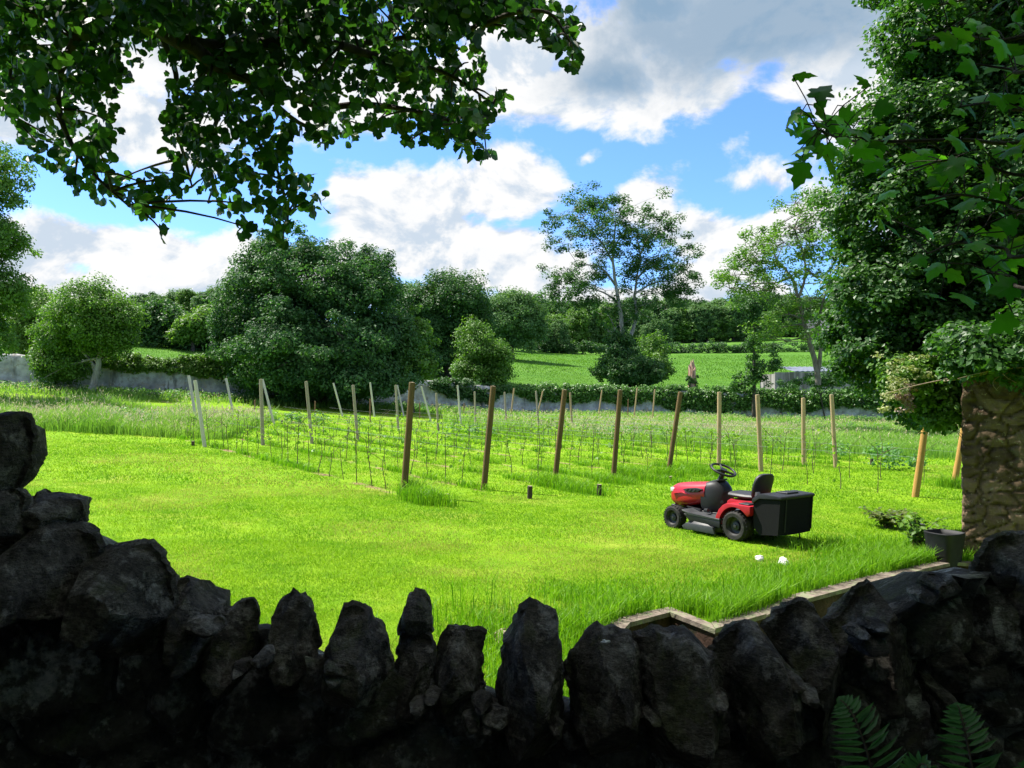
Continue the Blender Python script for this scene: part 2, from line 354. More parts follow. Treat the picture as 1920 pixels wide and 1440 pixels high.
ys = np.concatenate((np.arange(1.95, 11, .1), np.arange(11, 30, .5), np.arange(30, 76, 1.0)))
lawn = sheet('lawn', xs, ys, lambda x, y: np.where(y < Yw(x) + .3, gz(x, y), zg(x, Yw(x)) - 1.5), ground_mat('lawn_ground', 'lawn')); tag(lawn, kind='structure')
xs = np.concatenate((np.arange(-420, -90, 15), np.arange(-90, 91, 3), np.arange(105, 430, 15)))
tt = np.concatenate((np.arange(.35, 6, .6), np.arange(6, 60, 3), np.arange(60, 700, 12)))
Xg, Tg = np.meshgrid(xs, tt); Yg = Yw(Xg) + Tg; i = (np.arange(len(tt) - 1)[:, None] * len(xs) + np.arange(len(xs) - 1)[None]).ravel()
field = MB().add(np.stack((Xg, Yg, zg(Xg, Yg)), -1), np.stack((i, i + 1, i + len(xs) + 1, i + len(xs)), -1)).obj('field', ground_mat('field_ground', 'field'), smooth=True); tag(field, kind='structure')
soil = sheet('ground', np.linspace(-30, 30, 30), np.linspace(-40, 1.93, 30), lambda x, y: .28 + .03 * np.sin(x * 3 + y * 2), ground_mat('shaded_soil', 'soil')); tag(soil, kind='structure')

# ------------------------------------------------------------------ grass (what nobody could count)
def blades(mb, x, y, z, h, w, rng, lean=.45, bend=False, rnd=None, mi=0):
    n = len(x); a = rng.uniform(0, 2 * np.pi, n); l = rng.uniform(0, 1, n) ** .8 * lean; b = rng.uniform(0, 2 * np.pi, n)
    base = np.stack((x, y, z), -1); side = np.stack((np.cos(a), np.sin(a), np.zeros(n)), -1) * (w / 2)[:, None]
    tilt = np.stack((np.cos(b) * l, np.sin(b) * l, np.ones(n)), -1)
    rnd = rng.random(n) if rnd is None else rnd
    if not bend:
        V = np.stack((base - side, base + side, base + tilt * h[:, None]), 1)
        mb.add(V.reshape(-1, 3), np.arange(3 * n).reshape(-1, 3), rnd, mi)
    else:
        midp = base + tilt * np.array((.5, .5, 1)) * (h * .6)[:, None]; tip = base + tilt * np.array((1.5, 1.5, .93)) * h[:, None]
        V = np.stack((base - side, base + side, midp + side * .8, midp - side * .8, tip), 1).reshape(-1, 3); k = np.arange(n)[:, None] * 5
        mb.add(V, k + np.array(((0, 1, 2, 3),)), rnd)
        mb.add(V, k + np.array(((3, 2, 4),)), rnd)
def wedge(rng, n, y0, y1, pad=1.04):
    """points on the ground between two distances, inside the view with a margin to the sides"""
    y = np.sqrt(rng.uniform(y0 ** 2, y1 ** 2, n)); x = rng.uniform(-1, 1, n) * (.65 * pad * y + .5); return x, y
def vnoise(x, y, s, seed=0):
    """cheap smooth value noise"""
    r = np.random.default_rng(seed); T = r.random((64, 64)); x = x * s + 100; y = y * s + 100
    xi, yi = np.floor(x).astype(int), np.floor(y).astype(int); fx, fy = x - xi, y - yi; fx, fy = fx * fx * (3 - 2 * fx), fy * fy * (3 - 2 * fy)
    g = lambda a, b: T[a % 64, b % 64]
    return (g(xi, yi) * (1 - fx) + g(xi + 1, yi) * fx) * (1 - fy) + (g(xi, yi + 1) * (1 - fx) + g(xi + 1, yi + 1) * fx) * fy
def perp(x, y): return .788 * x + .615 * y
def along(x, y): return -.615 * x + .788 * y
def in_meadow(x, y):
    """0..1: unmown tall grass"""
    f = (vnoise(x, y, .35, 3) - .5) * 2.0
    left = np.clip((y - 26.2 + f * .5) / .5, 0, 1) * (x < -9.5 - .15 * (y - 26)) * (x > -30) * np.clip((39 + f - y) / 3, 0, 1)
    wall = np.clip((y - (Yw(x) - 7) + f * 2) / 4, 0, 1) * .9
    back = np.clip((perp(x, y) - 23.0 + f * 1.5) / 2, 0, 1) * np.clip((y - 27 + f) / 2, 0, 1) * (x > -4)
    right = np.clip((along(x, y) - 18.5 + f) / 1.5, 0, 1) * (x > 8) * np.clip((y - 20) / 3, 0, 1)
    return np.clip(np.maximum.reduce((left, wall, back, right)), 0, 1)
def build_grass():
    rng = np.random.default_rng(11); mb = MB()
    for y0, y1, n, h, w in ((4.2, 7, 250000, .026, .005), (7, 10, 220000, .028, .0065), (10, 15, 190000, .032, .010), (15, 24, 130000, .042, .020), (24, 44, 90000, .055, .035)):
        x, y = wedge(rng, n, y0, y1); k = ~inpoly(x, y, PIT)
        k &= in_meadow(x, y) < .6; x, y = x[k], y[k]
        p = vnoise(x, y, .9, 5) * .6 + vnoise(x, y, 3.1, 6) * .4
        sel = (rng.random(len(x)) < np.clip(1.5 - p * 1.1, .25, 1)); x, y, p = x[sel], y[sel], p[sel]
        hh = h * rng.uniform(.5, 1.35, len(x)) * (1.2 - .5 * p)
        pr = perp(x, y); rw = np.abs((pr - ROW_P0) / ROW_SP - np.round((pr - ROW_P0) / ROW_SP)); bare = (rw < .07) & (pr > 6.9) & (along(x, y) > 12.3) & (vnoise(x, y, 1.6, 23) + rng.random(len(x)) * .3 > .55); x, y, p, hh, pr = x[~bare], y[~bare], p[~bare], hh[~bare], pr[~bare]
        tone = p * .75 + rng.random(len(x)) * .4 - .12 + .19 * np.sin(pr * 5.2 + 1.2 * vnoise(x, y, .4, 24)) * (pr < 7.2)
        dp = np.clip((vnoise(x, y, .55, 25) - .60) * 3, 0, .6) + .03
        for bx, by, br in ((-.66, 8.4, .38), (3.75, 9.6, .85), (-6.5, 17.5, 1.2), (-7.5, 19, .9), (-3.5, 15.2, 1.3), (.2, 7.0, .45), (2.0, 8.1, .6), (-1.0, 9.9, .6)): dp = np.maximum(dp, .75 * np.clip(1.25 - np.hypot((x - bx) / 1.5, y - by) / br, 0, 1))
        dry = (rng.random(len(x)) < dp).astype(np.int32)
        blades(mb, x, y, zg(x, y) - .004, hh, np.full(len(x), w), rng, 1.25, rnd=np.clip(tone, 0, 1), mi=dry)
    tag(mb.obj('lawn_grass', [GR_LAWN, GR_DRY]), 'short bright mown grass of the lawn', 'grass', kind='stuff')
    # long grass on the verge behind the kerb and round the post feet
    mb = MB(); k = np.array(KERB[:9]); seg = k[1:] - k[:-1]; L = np.linalg.norm(seg, axis=1)
    n = 34000; s = rng.choice(len(seg), n, p=L / L.sum()); q = k[s] + seg[s] * rng.random(n)[:, None]
    nn = np.stack((-seg[s][:, 1], seg[s][:, 0]), -1) / L[s][:, None]; off = rng.random(n) ** 1.9 * 1.6 + .06
    q = q + nn * off[:, None]; kk = ~inpoly(q[:, 0], q[:, 1], PIT); q, off = q[kk], off[kk]
    c = vnoise(q[:, 0], q[:, 1], 2.5, 8); sel = rng.random(len(q)) < c * 1.4 - .1; q, off = q[sel], off[sel]
    h = np.maximum(.24 - .15 * off, .05) * rng.uniform(.4, 1.3, len(q))
    blades(mb, q[:, 0], q[:, 1], zg(q[:, 0], q[:, 1]) - .01, h, np.full(len(q), .008), rng, .5, True)
    # in front of the wall foot, behind the cope stones
    x = rng.uniform(-2.6, 1.2, 17000); y = rng.uniform(4.6, 6.9, 17000); c = vnoise(x, y, 1.7, 9)
    sel = (rng.random(len(x)) < np.clip(c * 2 - .65, 0, 1) * np.clip((x + 1.0) / 1.0, .02, 1) * np.clip((7 - y) / .9, .0, 1)) & ~inpoly(x, y, PIT); x, y = x[sel], y[sel]
    blades(mb, x, y, zg(x, y) - .01, rng.uniform(.08, .26, len(x)), np.full(len(x), .008), rng, .5, True)
    # patch by the plant pot and right of the mower
    x = rng.uniform(3.2, 5.9, 16000); y = rng.uniform(8.6, 11.2, 16000); dd = np.hypot((x - 5.0) / 1.3, (y - 9.9) / 1.0)
    sel = (rng.random(len(x)) < np.clip(1.2 - dd, 0, 1)) & ~inpoly(x, y, PIT); x, y = x[sel], y[sel]
    blades(mb, x, y, zg(x, y) - .01, rng.uniform(.06, .2, len(x)), np.full(len(x), .009), rng, .6, True)
    # stalks that stand up
    x = rng.uniform(-.9, 3.2, 260); y = 6.3 + np.maximum(0, (x - 1.6)) * .62 + rng.uniform(.1, 1.0, 260); sel = ~inpoly(x, y, PIT); x, y = x[sel], y[sel]
    blades(mb, x, y, zg(x, y), rng.uniform(.22, .42, len(x)), np.full(len(x), .009), rng, .25, True)
    tag(mb.obj('long_grass', GR_LONG), 'long uncut grass along the kerb and verge', 'grass', kind='stuff')
    # rank tufts along the vine rows and at the post feet
    mb = MB()
    for (px, py, r, n, h) in ((800, 943, .55, 900, .32), (770, 928, .3, 500, .34), (1035, 912, .5, 800, .3), (1090, 922, .7, 800, .24), (1150, 905, .6, 700, .22), (1180, 895, .5, 400, .3), (1255, 893, .5, 500, .28), (1245, 905, .8, 500, .22), (1320, 890, .6, 500, .25), (1300, 880, .5, 300, .25), (1790, 915, .4, 500, .3), (1350, 905, .6, 300, .2)):
        c = ground_hit(px, py); a = rng.uniform(0, 6.283, n); q = rng.random(n) ** .6 * r; al = rng.normal(size=n) * r * .5
        x = c[0] + np.cos(a) * q * .6 - .615 * al; y = c[1] + np.sin(a) * q * .4 + .788 * al
        blades(mb, x, y, zg(x, y) - .01, h * rng.uniform(.4, 1.25, n), np.full(n, .012), rng, .5, True)
    n = 42000; al = rng.uniform(12.5, 33, n); row = rng.integers(0, 11, n); pp = ROW_P0 + row * ROW_SP + rng.normal(size=n) * .075
    x = .788 * pp - .615 * al; y = .615 * pp + .788 * al; c = vnoise(x, y, 1.4, 12)
    sel = (rng.random(n) < np.clip(c * 3.2 - 1.15, 0, 1)) & (in_meadow(x, y) < .5) & (y > 13.5) & (np.abs(x) < .68 * y); x, y = x[sel], y[sel]
    blades(mb, x, y, zg(x, y) - .01, rng.uniform(.07, .22, len(x)), np.full(len(x), .018), rng, .6, True)
    tag(mb.obj('rank_grass', GR_LONG), 'rank tufts of grass left along the vine rows and round post feet', 'grass', kind='stuff')
    # unmown meadow
    mb = MB(); sd = MB()
    for y0, y1, n, w in ((22, 30, 150000, .020), (30, 44, 150000, .036), (44, 72, 120000, .06)):
        x, y = wedge(rng, n, y0, y1); m_ = in_meadow(x, y) * (.55 + .7 * vnoise(x, y, .8, 14)); sel = (rng.random(n) < m_) & (y < Yw(x) - .4); x, y = x[sel], y[sel]
        h = (.30 + .5 * vnoise(x, y, .5, 15)) * rng.uniform(.5, 1.2, len(x)) * np.where((x < -9) & (y < 42), 1.0 + .7 * (vnoise(x, y, 1.1, 19) - .3), .9)
        tn = vnoise(x, y, .28, 16)
        blades(mb, x, y, zg(x, y) - .02, h, np.full(len(x), w), rng, .5, True, rnd=np.clip(tn * .7 + rng.random(len(x)) * .4, 0, 1))
        s2 = rng.random(len(x)) < np.maximum(np.clip((tn - .40) * 1.2, .04, .5) * .6, (x < -9) * (y < 33) * .16); x, y, h = x[s2], y[s2], h[s2]; k = len(x)
        sd_pos = np.stack((x + rng.normal(size=k) * .05, y, zg(x, y) + h * .97 + .03), -1)
        scatter(sd, RHOMB, sd_pos, np.array((0, 0, 1.0)) + rdir(rng, k) * .4, rdir(rng, k), np.full(k, .16) * rng.uniform(.6, 1.3, k), rng.random(k), width=np.full(k, w * 1.4))
    tag(mb.obj('meadow_grass', GR_MEAD), 'tall unmown grass in the rough ground before the garden wall', 'grass', kind='stuff')
    tag(sd.obj('meadow_grass', GR_SEED), 'pale pinkish seed heads over the tall unmown grass', 'grass', kind='stuff')
    mb = MB()                                                             # pasture beyond the wall
    for b0, b1, n, h, w in ((.6, 30, 100000, .13, .08), (30, 100, 110000, .18, .15)):
        b = rng.uniform(b0, b1, n); x = rng.uniform(-.62, .66, n) * (70 + b); y = Yw(x) + b; tn = vnoise(x * .35, y * 1.2, .35, 26) * .7 + vnoise(x, y, .09, 27) * .5 - .2; sel = rng.random(n) < .45 + tn * .6; x, y, tn = x[sel], y[sel], tn[sel]
        blades(mb, x, y, zg(x, y) - .02, h * rng.uniform(.4, 1.3, len(x)), np.full(len(x), w), rng, .9, rnd=np.clip(tn + rng.random(len(x)) * .35, 0, 1))
    tag(mb.obj('field_grass', GR_FIELD), 'green pasture grass of the open field beyond the garden wall', 'grass', kind='stuff')
    # weeds at the foot of the wall, nettle clumps in the rough
    mb = MB(); x = rng.uniform(-46, 40, 620); y = Yw(x) - rng.uniform(.5, 4.0, 620); pos = np.stack((x, y, zg(x, y) + .30), -1)
    clump_leaves(mb, pos, np.tile((0, -.3, 1.0), (620, 1)), rng.uniform(.3, .62, 620), 34, .16, rng)
    for (px, py, r, n) in ((240, 770, 1.6, 26), (290, 785, 1.2, 16), (200, 775, .9, 10), (600, 775, 2.2, 12), (1565, 775, 2.6, 22), (1610, 790, 1.6, 14), (1540, 785, 2.5, 14), (1720, 800, 2.5, 16), (1620, 840, 1, 8), (1700, 860, .8, 6), (1190, 800, 3, 12), (1640, 770, 3, 20), (900, 795, 1.5, 8), (1480, 790, 2, 10)):
        c = ground_hit(px, py + 22); a = rng.uniform(0, 6.283, n); q = rng.random(n) ** .5 * r; x = c[0] + np.cos(a) * q; y = c[1] + np.sin(a) * q * .7
        clump_leaves(mb, np.stack((x, y, zg(x, y) + .3), -1), np.tile((0, 0, 1.0), (n, 1)), rng.uniform(.25, .55, n), 60, .11, rng)
    tag(mb.obj('undergrowth', GR_WEED), 'dark nettles and weeds along the garden wall foot and in the rough grass', 'undergrowth', kind='stuff')
build_grass()

# ------------------------------------------------------------------ far garden wall and its ivy
def fbm3(v, s, o=4): return mnoise.fractal(Vector(v) * s, 1.0, 2.0, o)
def wallmat():
    m = bpy.data.materials.new('old_render'); m.use_nodes = True; t = NT(m.node_tree); b = m.node_tree.nodes['Principled BSDF']
    co = t.node('ShaderNodeTexCoord').outputs['Object']
    v = t.node('ShaderNodeTexVoronoi'); t.put(v.inputs['Vector'], co); v.inputs['Scale'].default_value = 2.6
    c = t.mix(t.ramp(t.noise(co, 1.1, 6, .65), .35, .62), (.30, .30, .31), (.56, .56, .57))
    c = t.mix(t.ramp(t.noise(co, 3.4, 6, .7), .50, .62), c, (.36, .33, .29)); c = t.mix(t.ramp(v.outputs[0], .0, .5, .35, 0), c, (.10, .10, .09))
    st = t.vmath('MULTIPLY', co, (1.6, 1.6, .22)); c = t.mix(t.ramp(t.noise(st, 1.0, 5, .6), .56, .70, 0, .8), c, (.055, .060, .045))
    t.put(b.inputs['Base Color'], c); b.inputs['Roughness'].default_value = .95; b.inputs['Specular IOR Level'].default_value = .1
    bn = t.node('ShaderNodeBump'); bn.inputs['Strength'].default_value = .8; bn.inputs['Distance'].default_value = .06; t.put(bn.inputs['Height'], t.noise(co, 3.5, 8, .65)); t.l.new(bn.outputs[0], b.inputs['Normal'])
    return m
def wall_top(x): return zg(x, Yw(x) - .5) + np.interp(x, [-50, -25, -14, -4, 10, 30, 80], [2.15, 2.1, 2.1, 2.25, 2.3, 2.3, 2.3]) + .10 * (vnoise(x, x * 0, .9, 21) - .5)
def garden_wall():
    xs = np.arange(-62, 60, .5); n = len(xs); rng = np.random.default_rng(3); mb = MB(); prof = []
    yb = Yw(xs); zt = wall_top(xs); z0 = zg(xs, yb - .5) - .5; rows = 7
    for j in range(rows): prof.append(np.stack((xs, yb - .25 + rng.normal(size=n) * .03, z0 + (zt - z0) * j / (rows - 1)), -1))
    prof.append(np.stack((xs, yb, zt + .07 + rng.normal(size=n) * .03), -1)); prof.append(np.stack((xs, yb + .3, zt - .03), -1)); prof.append(np.stack((xs, yb + .3, z0), -1))
    V = np.concatenate(prof); i = (np.arange(len(prof) - 1)[:, None] * n + np.arange(n - 1)[None]).ravel()
    o = mb.add(V, np.stack((i, i + 1, i + n + 1, i + n), -1)).obj('garden_wall', wallmat(), smooth=True)
    tag(o, 'long grey weathered rendered wall across the far side of the garden', 'wall')
garden_wall()
def ivy(name, label, x0, x1, n, hang, rise, m, seed, size=.2, thick=.5):
    rng = np.random.default_rng(seed); x = rng.uniform(x0, x1, n); f = np.clip(np.minimum(x - x0, x1 - x) / 1.2, .25, 1)
    dz = rng.uniform(-hang, rise, n) * f * (.55 + .9 * vnoise(x, x * 0, .5, seed)); y = Yw(x) + np.where(dz < 0, -.32 - rng.random(n) * .22, rng.uniform(-.4, .5, n))
    pos = np.stack((x, y, wall_top(x) + dz), -1); mb = MB()
    clump_leaves(mb, pos, np.tile((0, -.8, .5), (n, 1)), rng.uniform(.22, thick, n), 46, size, rng)
    tag(mb.obj(name, m), label, 'ivy')
ivy('ivy', 'bright green ivy over the wall top beside the leaning tree on the left', -27.6, -18.8, 340, .42, .60, LF_LIGHT, 31)
ivy('ivy', 'dark ivy mat on the wall under the small light green tree', -6.2, -.2, 150, 1.0, .30, LF_DARK, 32)
ivy('ivy', 'long thick ivy growing over the wall top below the open field', .2, 31, 1050, 1.25, .40, LF_IVY, 33)
# ------------------------------------------------------------------ vineyard posts
def woodmat(name, a, b, c):
    m = bpy.data.materials.new(name); m.use_nodes = True; t = NT(m.node_tree); bs = m.node_tree.nodes['Principled BSDF']
    oc = t.node('ShaderNodeTexCoord').outputs['Object']; ri = t.node('ShaderNodeObjectInfo').outputs['Random']
    co = t.vmath('ADD', oc, t.vmath('MULTIPLY', (37.0, 11.0, 5.0), (1, 1, 1)))
    cb = t.node('ShaderNodeCombineXYZ'); t.put(cb.inputs[2], t.math('MULTIPLY', ri, 40.0)); co = t.vmath('ADD', co, cb.outputs[0])
    g = t.noise(t.vmath('MULTIPLY', co, (22, 22, 1.1)), 1.6, 6, .65); k = t.noise(t.vmath('MULTIPLY', co, (5, 5, 1.3)), 1, 4, .6)
    col = t.mix(t.ramp(g, .35, .65), a, b); col = t.mix(t.ramp(k, .52, .68, 0, .8), col, c)
    t.put(bs.inputs['Base Color'], col); bs.inputs['Roughness'].default_value = .85; bs.inputs['Specular IOR Level'].default_value = .15
    bn = t.node('ShaderNodeBump'); bn.inputs['Strength'].default_value = .5; bn.inputs['Distance'].default_value = .01; t.put(bn.inputs['Height'], g); t.l.new(bn.outputs[0], bs.inputs['Normal'])
    return m
W_BROWN = woodmat('wood_brown', (.095, .060, .026), (.185, .120, .054), (.075, .068, .036)); W_GREY = woodmat('wood_grey', (.26, .215, .155), (.40, .34, .25), (.19, .165, .125))
W_PALE = woodmat('wood_pale', (.46, .42, .34), (.60, .56, .47), (.34, .31, .25)); W_ORANGE = woodmat('wood_orange', (.34, .185, .050), (.46, .275, .085), (.33, .17, .04)); W_TAN = woodmat('wood_tan', (.33, .23, .125), (.46, .34, .195), (.25, .18, .10))
W_RED = woodmat('wood_red', (.17, .085, .05), (.25, .14, .08), (.12, .07, .05)); W_END = mat('cut_wood_end', (.30, .24, .15), (.42, .35, .24), 25, .9); W_STUB = woodmat('wood_stub', (.04, .032, .024), (.09, .07, .05), (.03, .026, .02))
def post_mesh(name, m, seg=12, seed=0):
    """unit-high round post, radius 1; scaled per post"""
    rng = np.random.default_rng(seed); mb = MB(); zs = [-.12, 0, .2, .4, .6, .8, .985, 1.0]; th = np.arange(seg) / seg * 6.2832; V = []
    for z in zs:
        r = (1 - .06 * z) * (.93 if z == 1.0 else 1) + rng.normal(size=seg) * .025
        V.append(np.stack((r * np.cos(th) + .05 * math.sin(z * 5 + seed), r * np.sin(th), np.full(seg, z)), -1))
    n = len(zs); i = np.arange(n - 1)[:, None] * seg; j = np.arange(seg)[None]; j2 = (j + 1) % seg
    mb.add(np.concatenate(V), np.stack((i + j, i + j2, i + seg + j2, i + seg + j), -1).reshape(-1, 4))
    c = np.concatenate((V[-1], [(.0, 0, 1.003)])); jj = np.arange(seg); mb.add(c, np.stack((jj, (jj + 1) % seg, np.full(seg, seg)), -1), mi=1)
    return mb.mesh(name, [m, W_END], smooth=True)
def mesh_obj(name, me, parent=None):
    o = bpy.data.objects.new(name, me); COL.objects.link(o)
    if parent: o.parent = parent
    return o
PM = {k: post_mesh('post_' + k, m, seed=s) for s, (k, m) in enumerate(dict(brown=W_BROWN, grey=W_GREY, pale=W_PALE, orange=W_ORANGE, tan=W_TAN, red=W_RED, stub=W_STUB).items())}
def place_post(kind, xb, yb, xt, yt, rad, label, group, name='vineyard_post', hgt=None, cat='post'):
    b = ground_hit(xb, yb)
    if hgt is not None and b[1] > 27: b = P(xb, yb, min(hgt * K / (yb - yt), 58)); b[2] = zg(b[0], b[1])
    t = P(xt, yt, b[1]); v = Vector(t - b); o = mesh_obj(name, PM[kind]); o.location = b
    o.rotation_mode = 'QUATERNION'; o.rotation_quaternion = v.to_track_quat('Z', 'Y'); o.scale = (rad, rad, v.length)
    tag(o, label, cat, group); return b, v.length
ORD = ['first', 'second', 'third', 'fourth', 'fifth', 'sixth', 'seventh', 'eighth', 'ninth', 'tenth', 'eleventh', 'twelfth', 'thirteenth', 'fourteenth', 'fifteenth']
near = [(757, 928, 773, 717, .064, 'brown'), (907, 918, 925, 724, .062, 'brown'), (1040, 905, 1059, 731, .062, 'brown'), (1150, 897, 1163, 731, .062, 'brown'), (1253, 890, 1276, 735, .062, 'brown'),
        (1348, 873, 1349, 735, .062, 'tan'), (1427, 884, 1420, 740, .062, 'tan'), (1507, 872, 1506, 746, .062, 'tan'), (1567, 877, 1559, 740, .060, 'tan')]
nb = []
nl = ['thick dark brown post on the lawn edge with long grass at its foot', 'thick dark brown leaning post, second from the left along the lawn edge', 'brown leaning post, third along the lawn edge, in a grass tuft',
      'brown post nearly upright, fourth along the lawn edge', 'strongly leaning brown post directly behind the red mower bonnet', 'straight tan post behind the steering wheel of the mower', 'tan post behind the mower seat',
      'tan upright post right of the mower, third from the orange post', 'tan post leaning left, second from the orange post']
for (xb, yb, xt, yt, r, k), l in zip(near, nl): nb.append(place_post(k, xb, yb, xt, yt, r, l, 'posts at the lawn ends of the vine rows'))
nb.append(place_post('orange', 1716, 932, 1737, 785, .068, 'new orange post leaning right below the dark leafy boughs', 'posts at the lawn ends of the vine rows'))
nb.append(place_post('orange', 1788, 914, 1812, 775, .066, 'new orange post half hidden behind the stone pier', 'posts at the lawn ends of the vine rows'))
mid = [(384, 838, 366, 713, .056, 'pale'), (493, 835, 489, 711, .058, 'grey'), (585, 832, 574, 715, .056, 'grey'), (671, 830, 662, 722, .055, 'grey'), (747, 808, 742, 722, .055, 'grey'), (822, 822, 818, 737, .05, 'grey'),
       (892, 806, 890, 734, .05, 'grey'), (950, 800, 946, 735, .055, 'grey'), (1011, 806, 1005, 733, .05, 'grey'), (1073, 806, 1069, 736, .055, 'tan')]
for n_, (xb, yb, xt, yt, r, k) in enumerate(mid): place_post(k, xb, yb, xt, yt, r, ('pale leaning post at the left corner of the vineyard, nearest the mown strip' if n_ == 0 else f'weathered grey post in the middle of the vines, {ORD[n_-1]} from the left'), 'weathered posts midway along the vine rows', hgt=2.0)
far = [(370, 803, 354, 704, 'pale'), (439, 790, 424, 709, 'pale'), (514, 798, 492, 711, 'pale'), (642, 786, 625, 718, 'pale'), (702, 783, 694, 717, 'pale'), (757, 783, 745, 722, 'pale'), (808, 792, 790, 724, 'pale'), (864, 792, 858, 722, 'pale'),
       (957, 784, 964, 728, 'tan'), (1006, 784, 1018, 733, 'tan'), (1121, 780, 1129, 731, 'tan'), (1188, 780, 1195, 727, 'tan'), (1223, 776, 1228, 730, 'tan')]
for n_, (xb, yb, xt, yt, k) in enumerate(far): place_post(k, xb, yb, xt, yt, .055, f'{"pale" if k == "pale" else "tan"} leaning post at the far end of a vine row, {ORD[n_]} from the left', 'leaning posts at the wall ends of the vine rows', hgt=2.05)
thin = [(362, 786, 362, 752), (477, 787, 478, 750), (590, 786, 591, 752), (694, 782, 694, 748), (787, 783, 787, 755), (870, 783, 870, 756), (1177, 770, 1178, 748)]
for n_, (xb, yb, xt, yt) in enumerate(thin): place_post('red', xb, yb + 3, xt, yt, .035, f'thin reddish stake beyond the vine rows, {ORD[n_]} from the left', 'thin stakes beyond the vine rows', name='wooden_stake', hgt=1.0, cat='stake')
place_post('grey', 60, 790, 59, 741, .05, 'lone grey post in the rough grass behind the standing stone', None, hgt=1.3)
place_post('grey', 226, 765, 225, 742, .05, 'short grey post in the rough grass before the leaning tree', None, hgt=.9)
stub = [(838, 944, 838, 926, .05), (993, 935, 994, 911, .048), (1123, 929, 1124, 908, .048), (1352 - 92, 905, 1258, 893, .045), (362, 836, 362, 827, .05), (424, 798, 424, 790, .05), (529, 796, 528, 787, .05), (595, 798, 595, 790, .05), (1634, 872, 1635, 857, .045)]
sl = ['stub in grass right of the post with the grass tuft', 'pale topped stub on the lawn right of the second brown post', 'stub in the grass right of the third brown post', 'stub in the grass before the strongly leaning brown post',
      'tiny dark stub on the mown strip before the pale corner post', 'tiny dark stub among far vines, next after the corner stub', 'tiny dark stub among far vines between two pale posts', 'tiny dark stub among far vines, last to the right', 'small brown stub between the tan posts and the orange post']
for (xb, yb, xt, yt, r), l in zip(stub, sl): place_post('stub', xb, yb, xt, yt, r, 'short dark anchor ' + l, 'short anchor stubs of the vine rows', name='anchor_stub', cat='stub')
# ------------------------------------------------------------------ vines and wires
CANE = mat('vine_cane', (.065, .050, .032), (.135, .105, .065), 30, .9)
def make_vine(seed, leafy, label, group):
    rng = np.random.default_rng(seed); root = empty('young_vine', (0, 0, 0), label, 'vine', group)
    hh = rng.uniform(.62, .88); mb = MB(); bend = rng.normal(size=2) * .014
    pts = [(bend[0] * math.sin(z * 5 + seed), bend[1] * math.cos(z * 4 + seed), z * hh) for z in (-.03, .15, .35, .55, .75, 1)]
    tube(mb, spline(pts, 2), np.linspace(.0095, .006, 11), 5)
    if leafy:
        for k in range(rng.integers(1, 4)):
            z = rng.uniform(.45, 1) * hh; a = rng.uniform(0, 6.28); l = rng.uniform(.12, .34)
            tube(mb, bez((0, 0, z), (math.cos(a) * l * .4, math.sin(a) * l * .4, z + .12), (math.cos(a) * l, math.sin(a) * l, z + rng.uniform(.1, .3)), 5), .005, 4)
    mb.obj('stem', CANE, root, smooth=True)
    lb = MB(); n = int(26 * leafy) + 4; z = np.concatenate((hh * (1 - .42 * rng.random(n - 3) ** 1.2) + .06 * rng.random(n - 3), rng.uniform(.1, .6, 3) * hh)); sp = np.where(z > .6 * hh, .17, .05) * (.4 + leafy)
    pos = np.stack((rng.normal(size=n) * sp * .8, rng.normal(size=n) * sp * .8, z), -1)
    scatter(lb, ROUND, pos, rdir(rng, n) * np.array((1, 1, .5)), rdir(rng, n) + np.array((0, 0, .5)), rng.uniform(.04, .085, n), rng.random(n)); lb.obj('foliage', LF_VINE, root)
    return root
WIRE = mat('wire', (.12, .13, .14), rough=.6, metal=.4)
rows = [(nb[0][0], 14.0), (nb[1][0], 15.5), (nb[2][0], 15.5), (nb[3][0], 15.5), (nb[4][0], 15.0), (nb[5][0], 14.0), (nb[6][0], 14.0), (nb[7][0], 13), (nb[8][0], 14), (nb[9][0], 5.6), (nb[10][0], 7)]
rl = ['the row nearest the mown lawn', 'the row behind the second brown post', 'the row behind the third brown post', 'the row behind the upright brown post', 'the row behind the leaning brown post',
      'the row behind the steering wheel', 'the row behind the mower seat', 'the row behind the upright tan post', 'the row behind the left-leaning tan post', 'the row behind the orange post', 'the row by the stone pier']
protos = [make_vine(100 + q, lf, '-', '-') for q, lf in enumerate((.15, .3, .2, .5, .7, 1.0, .85, .35))]
used = set(); vr = np.random.default_rng(77); nv = 0
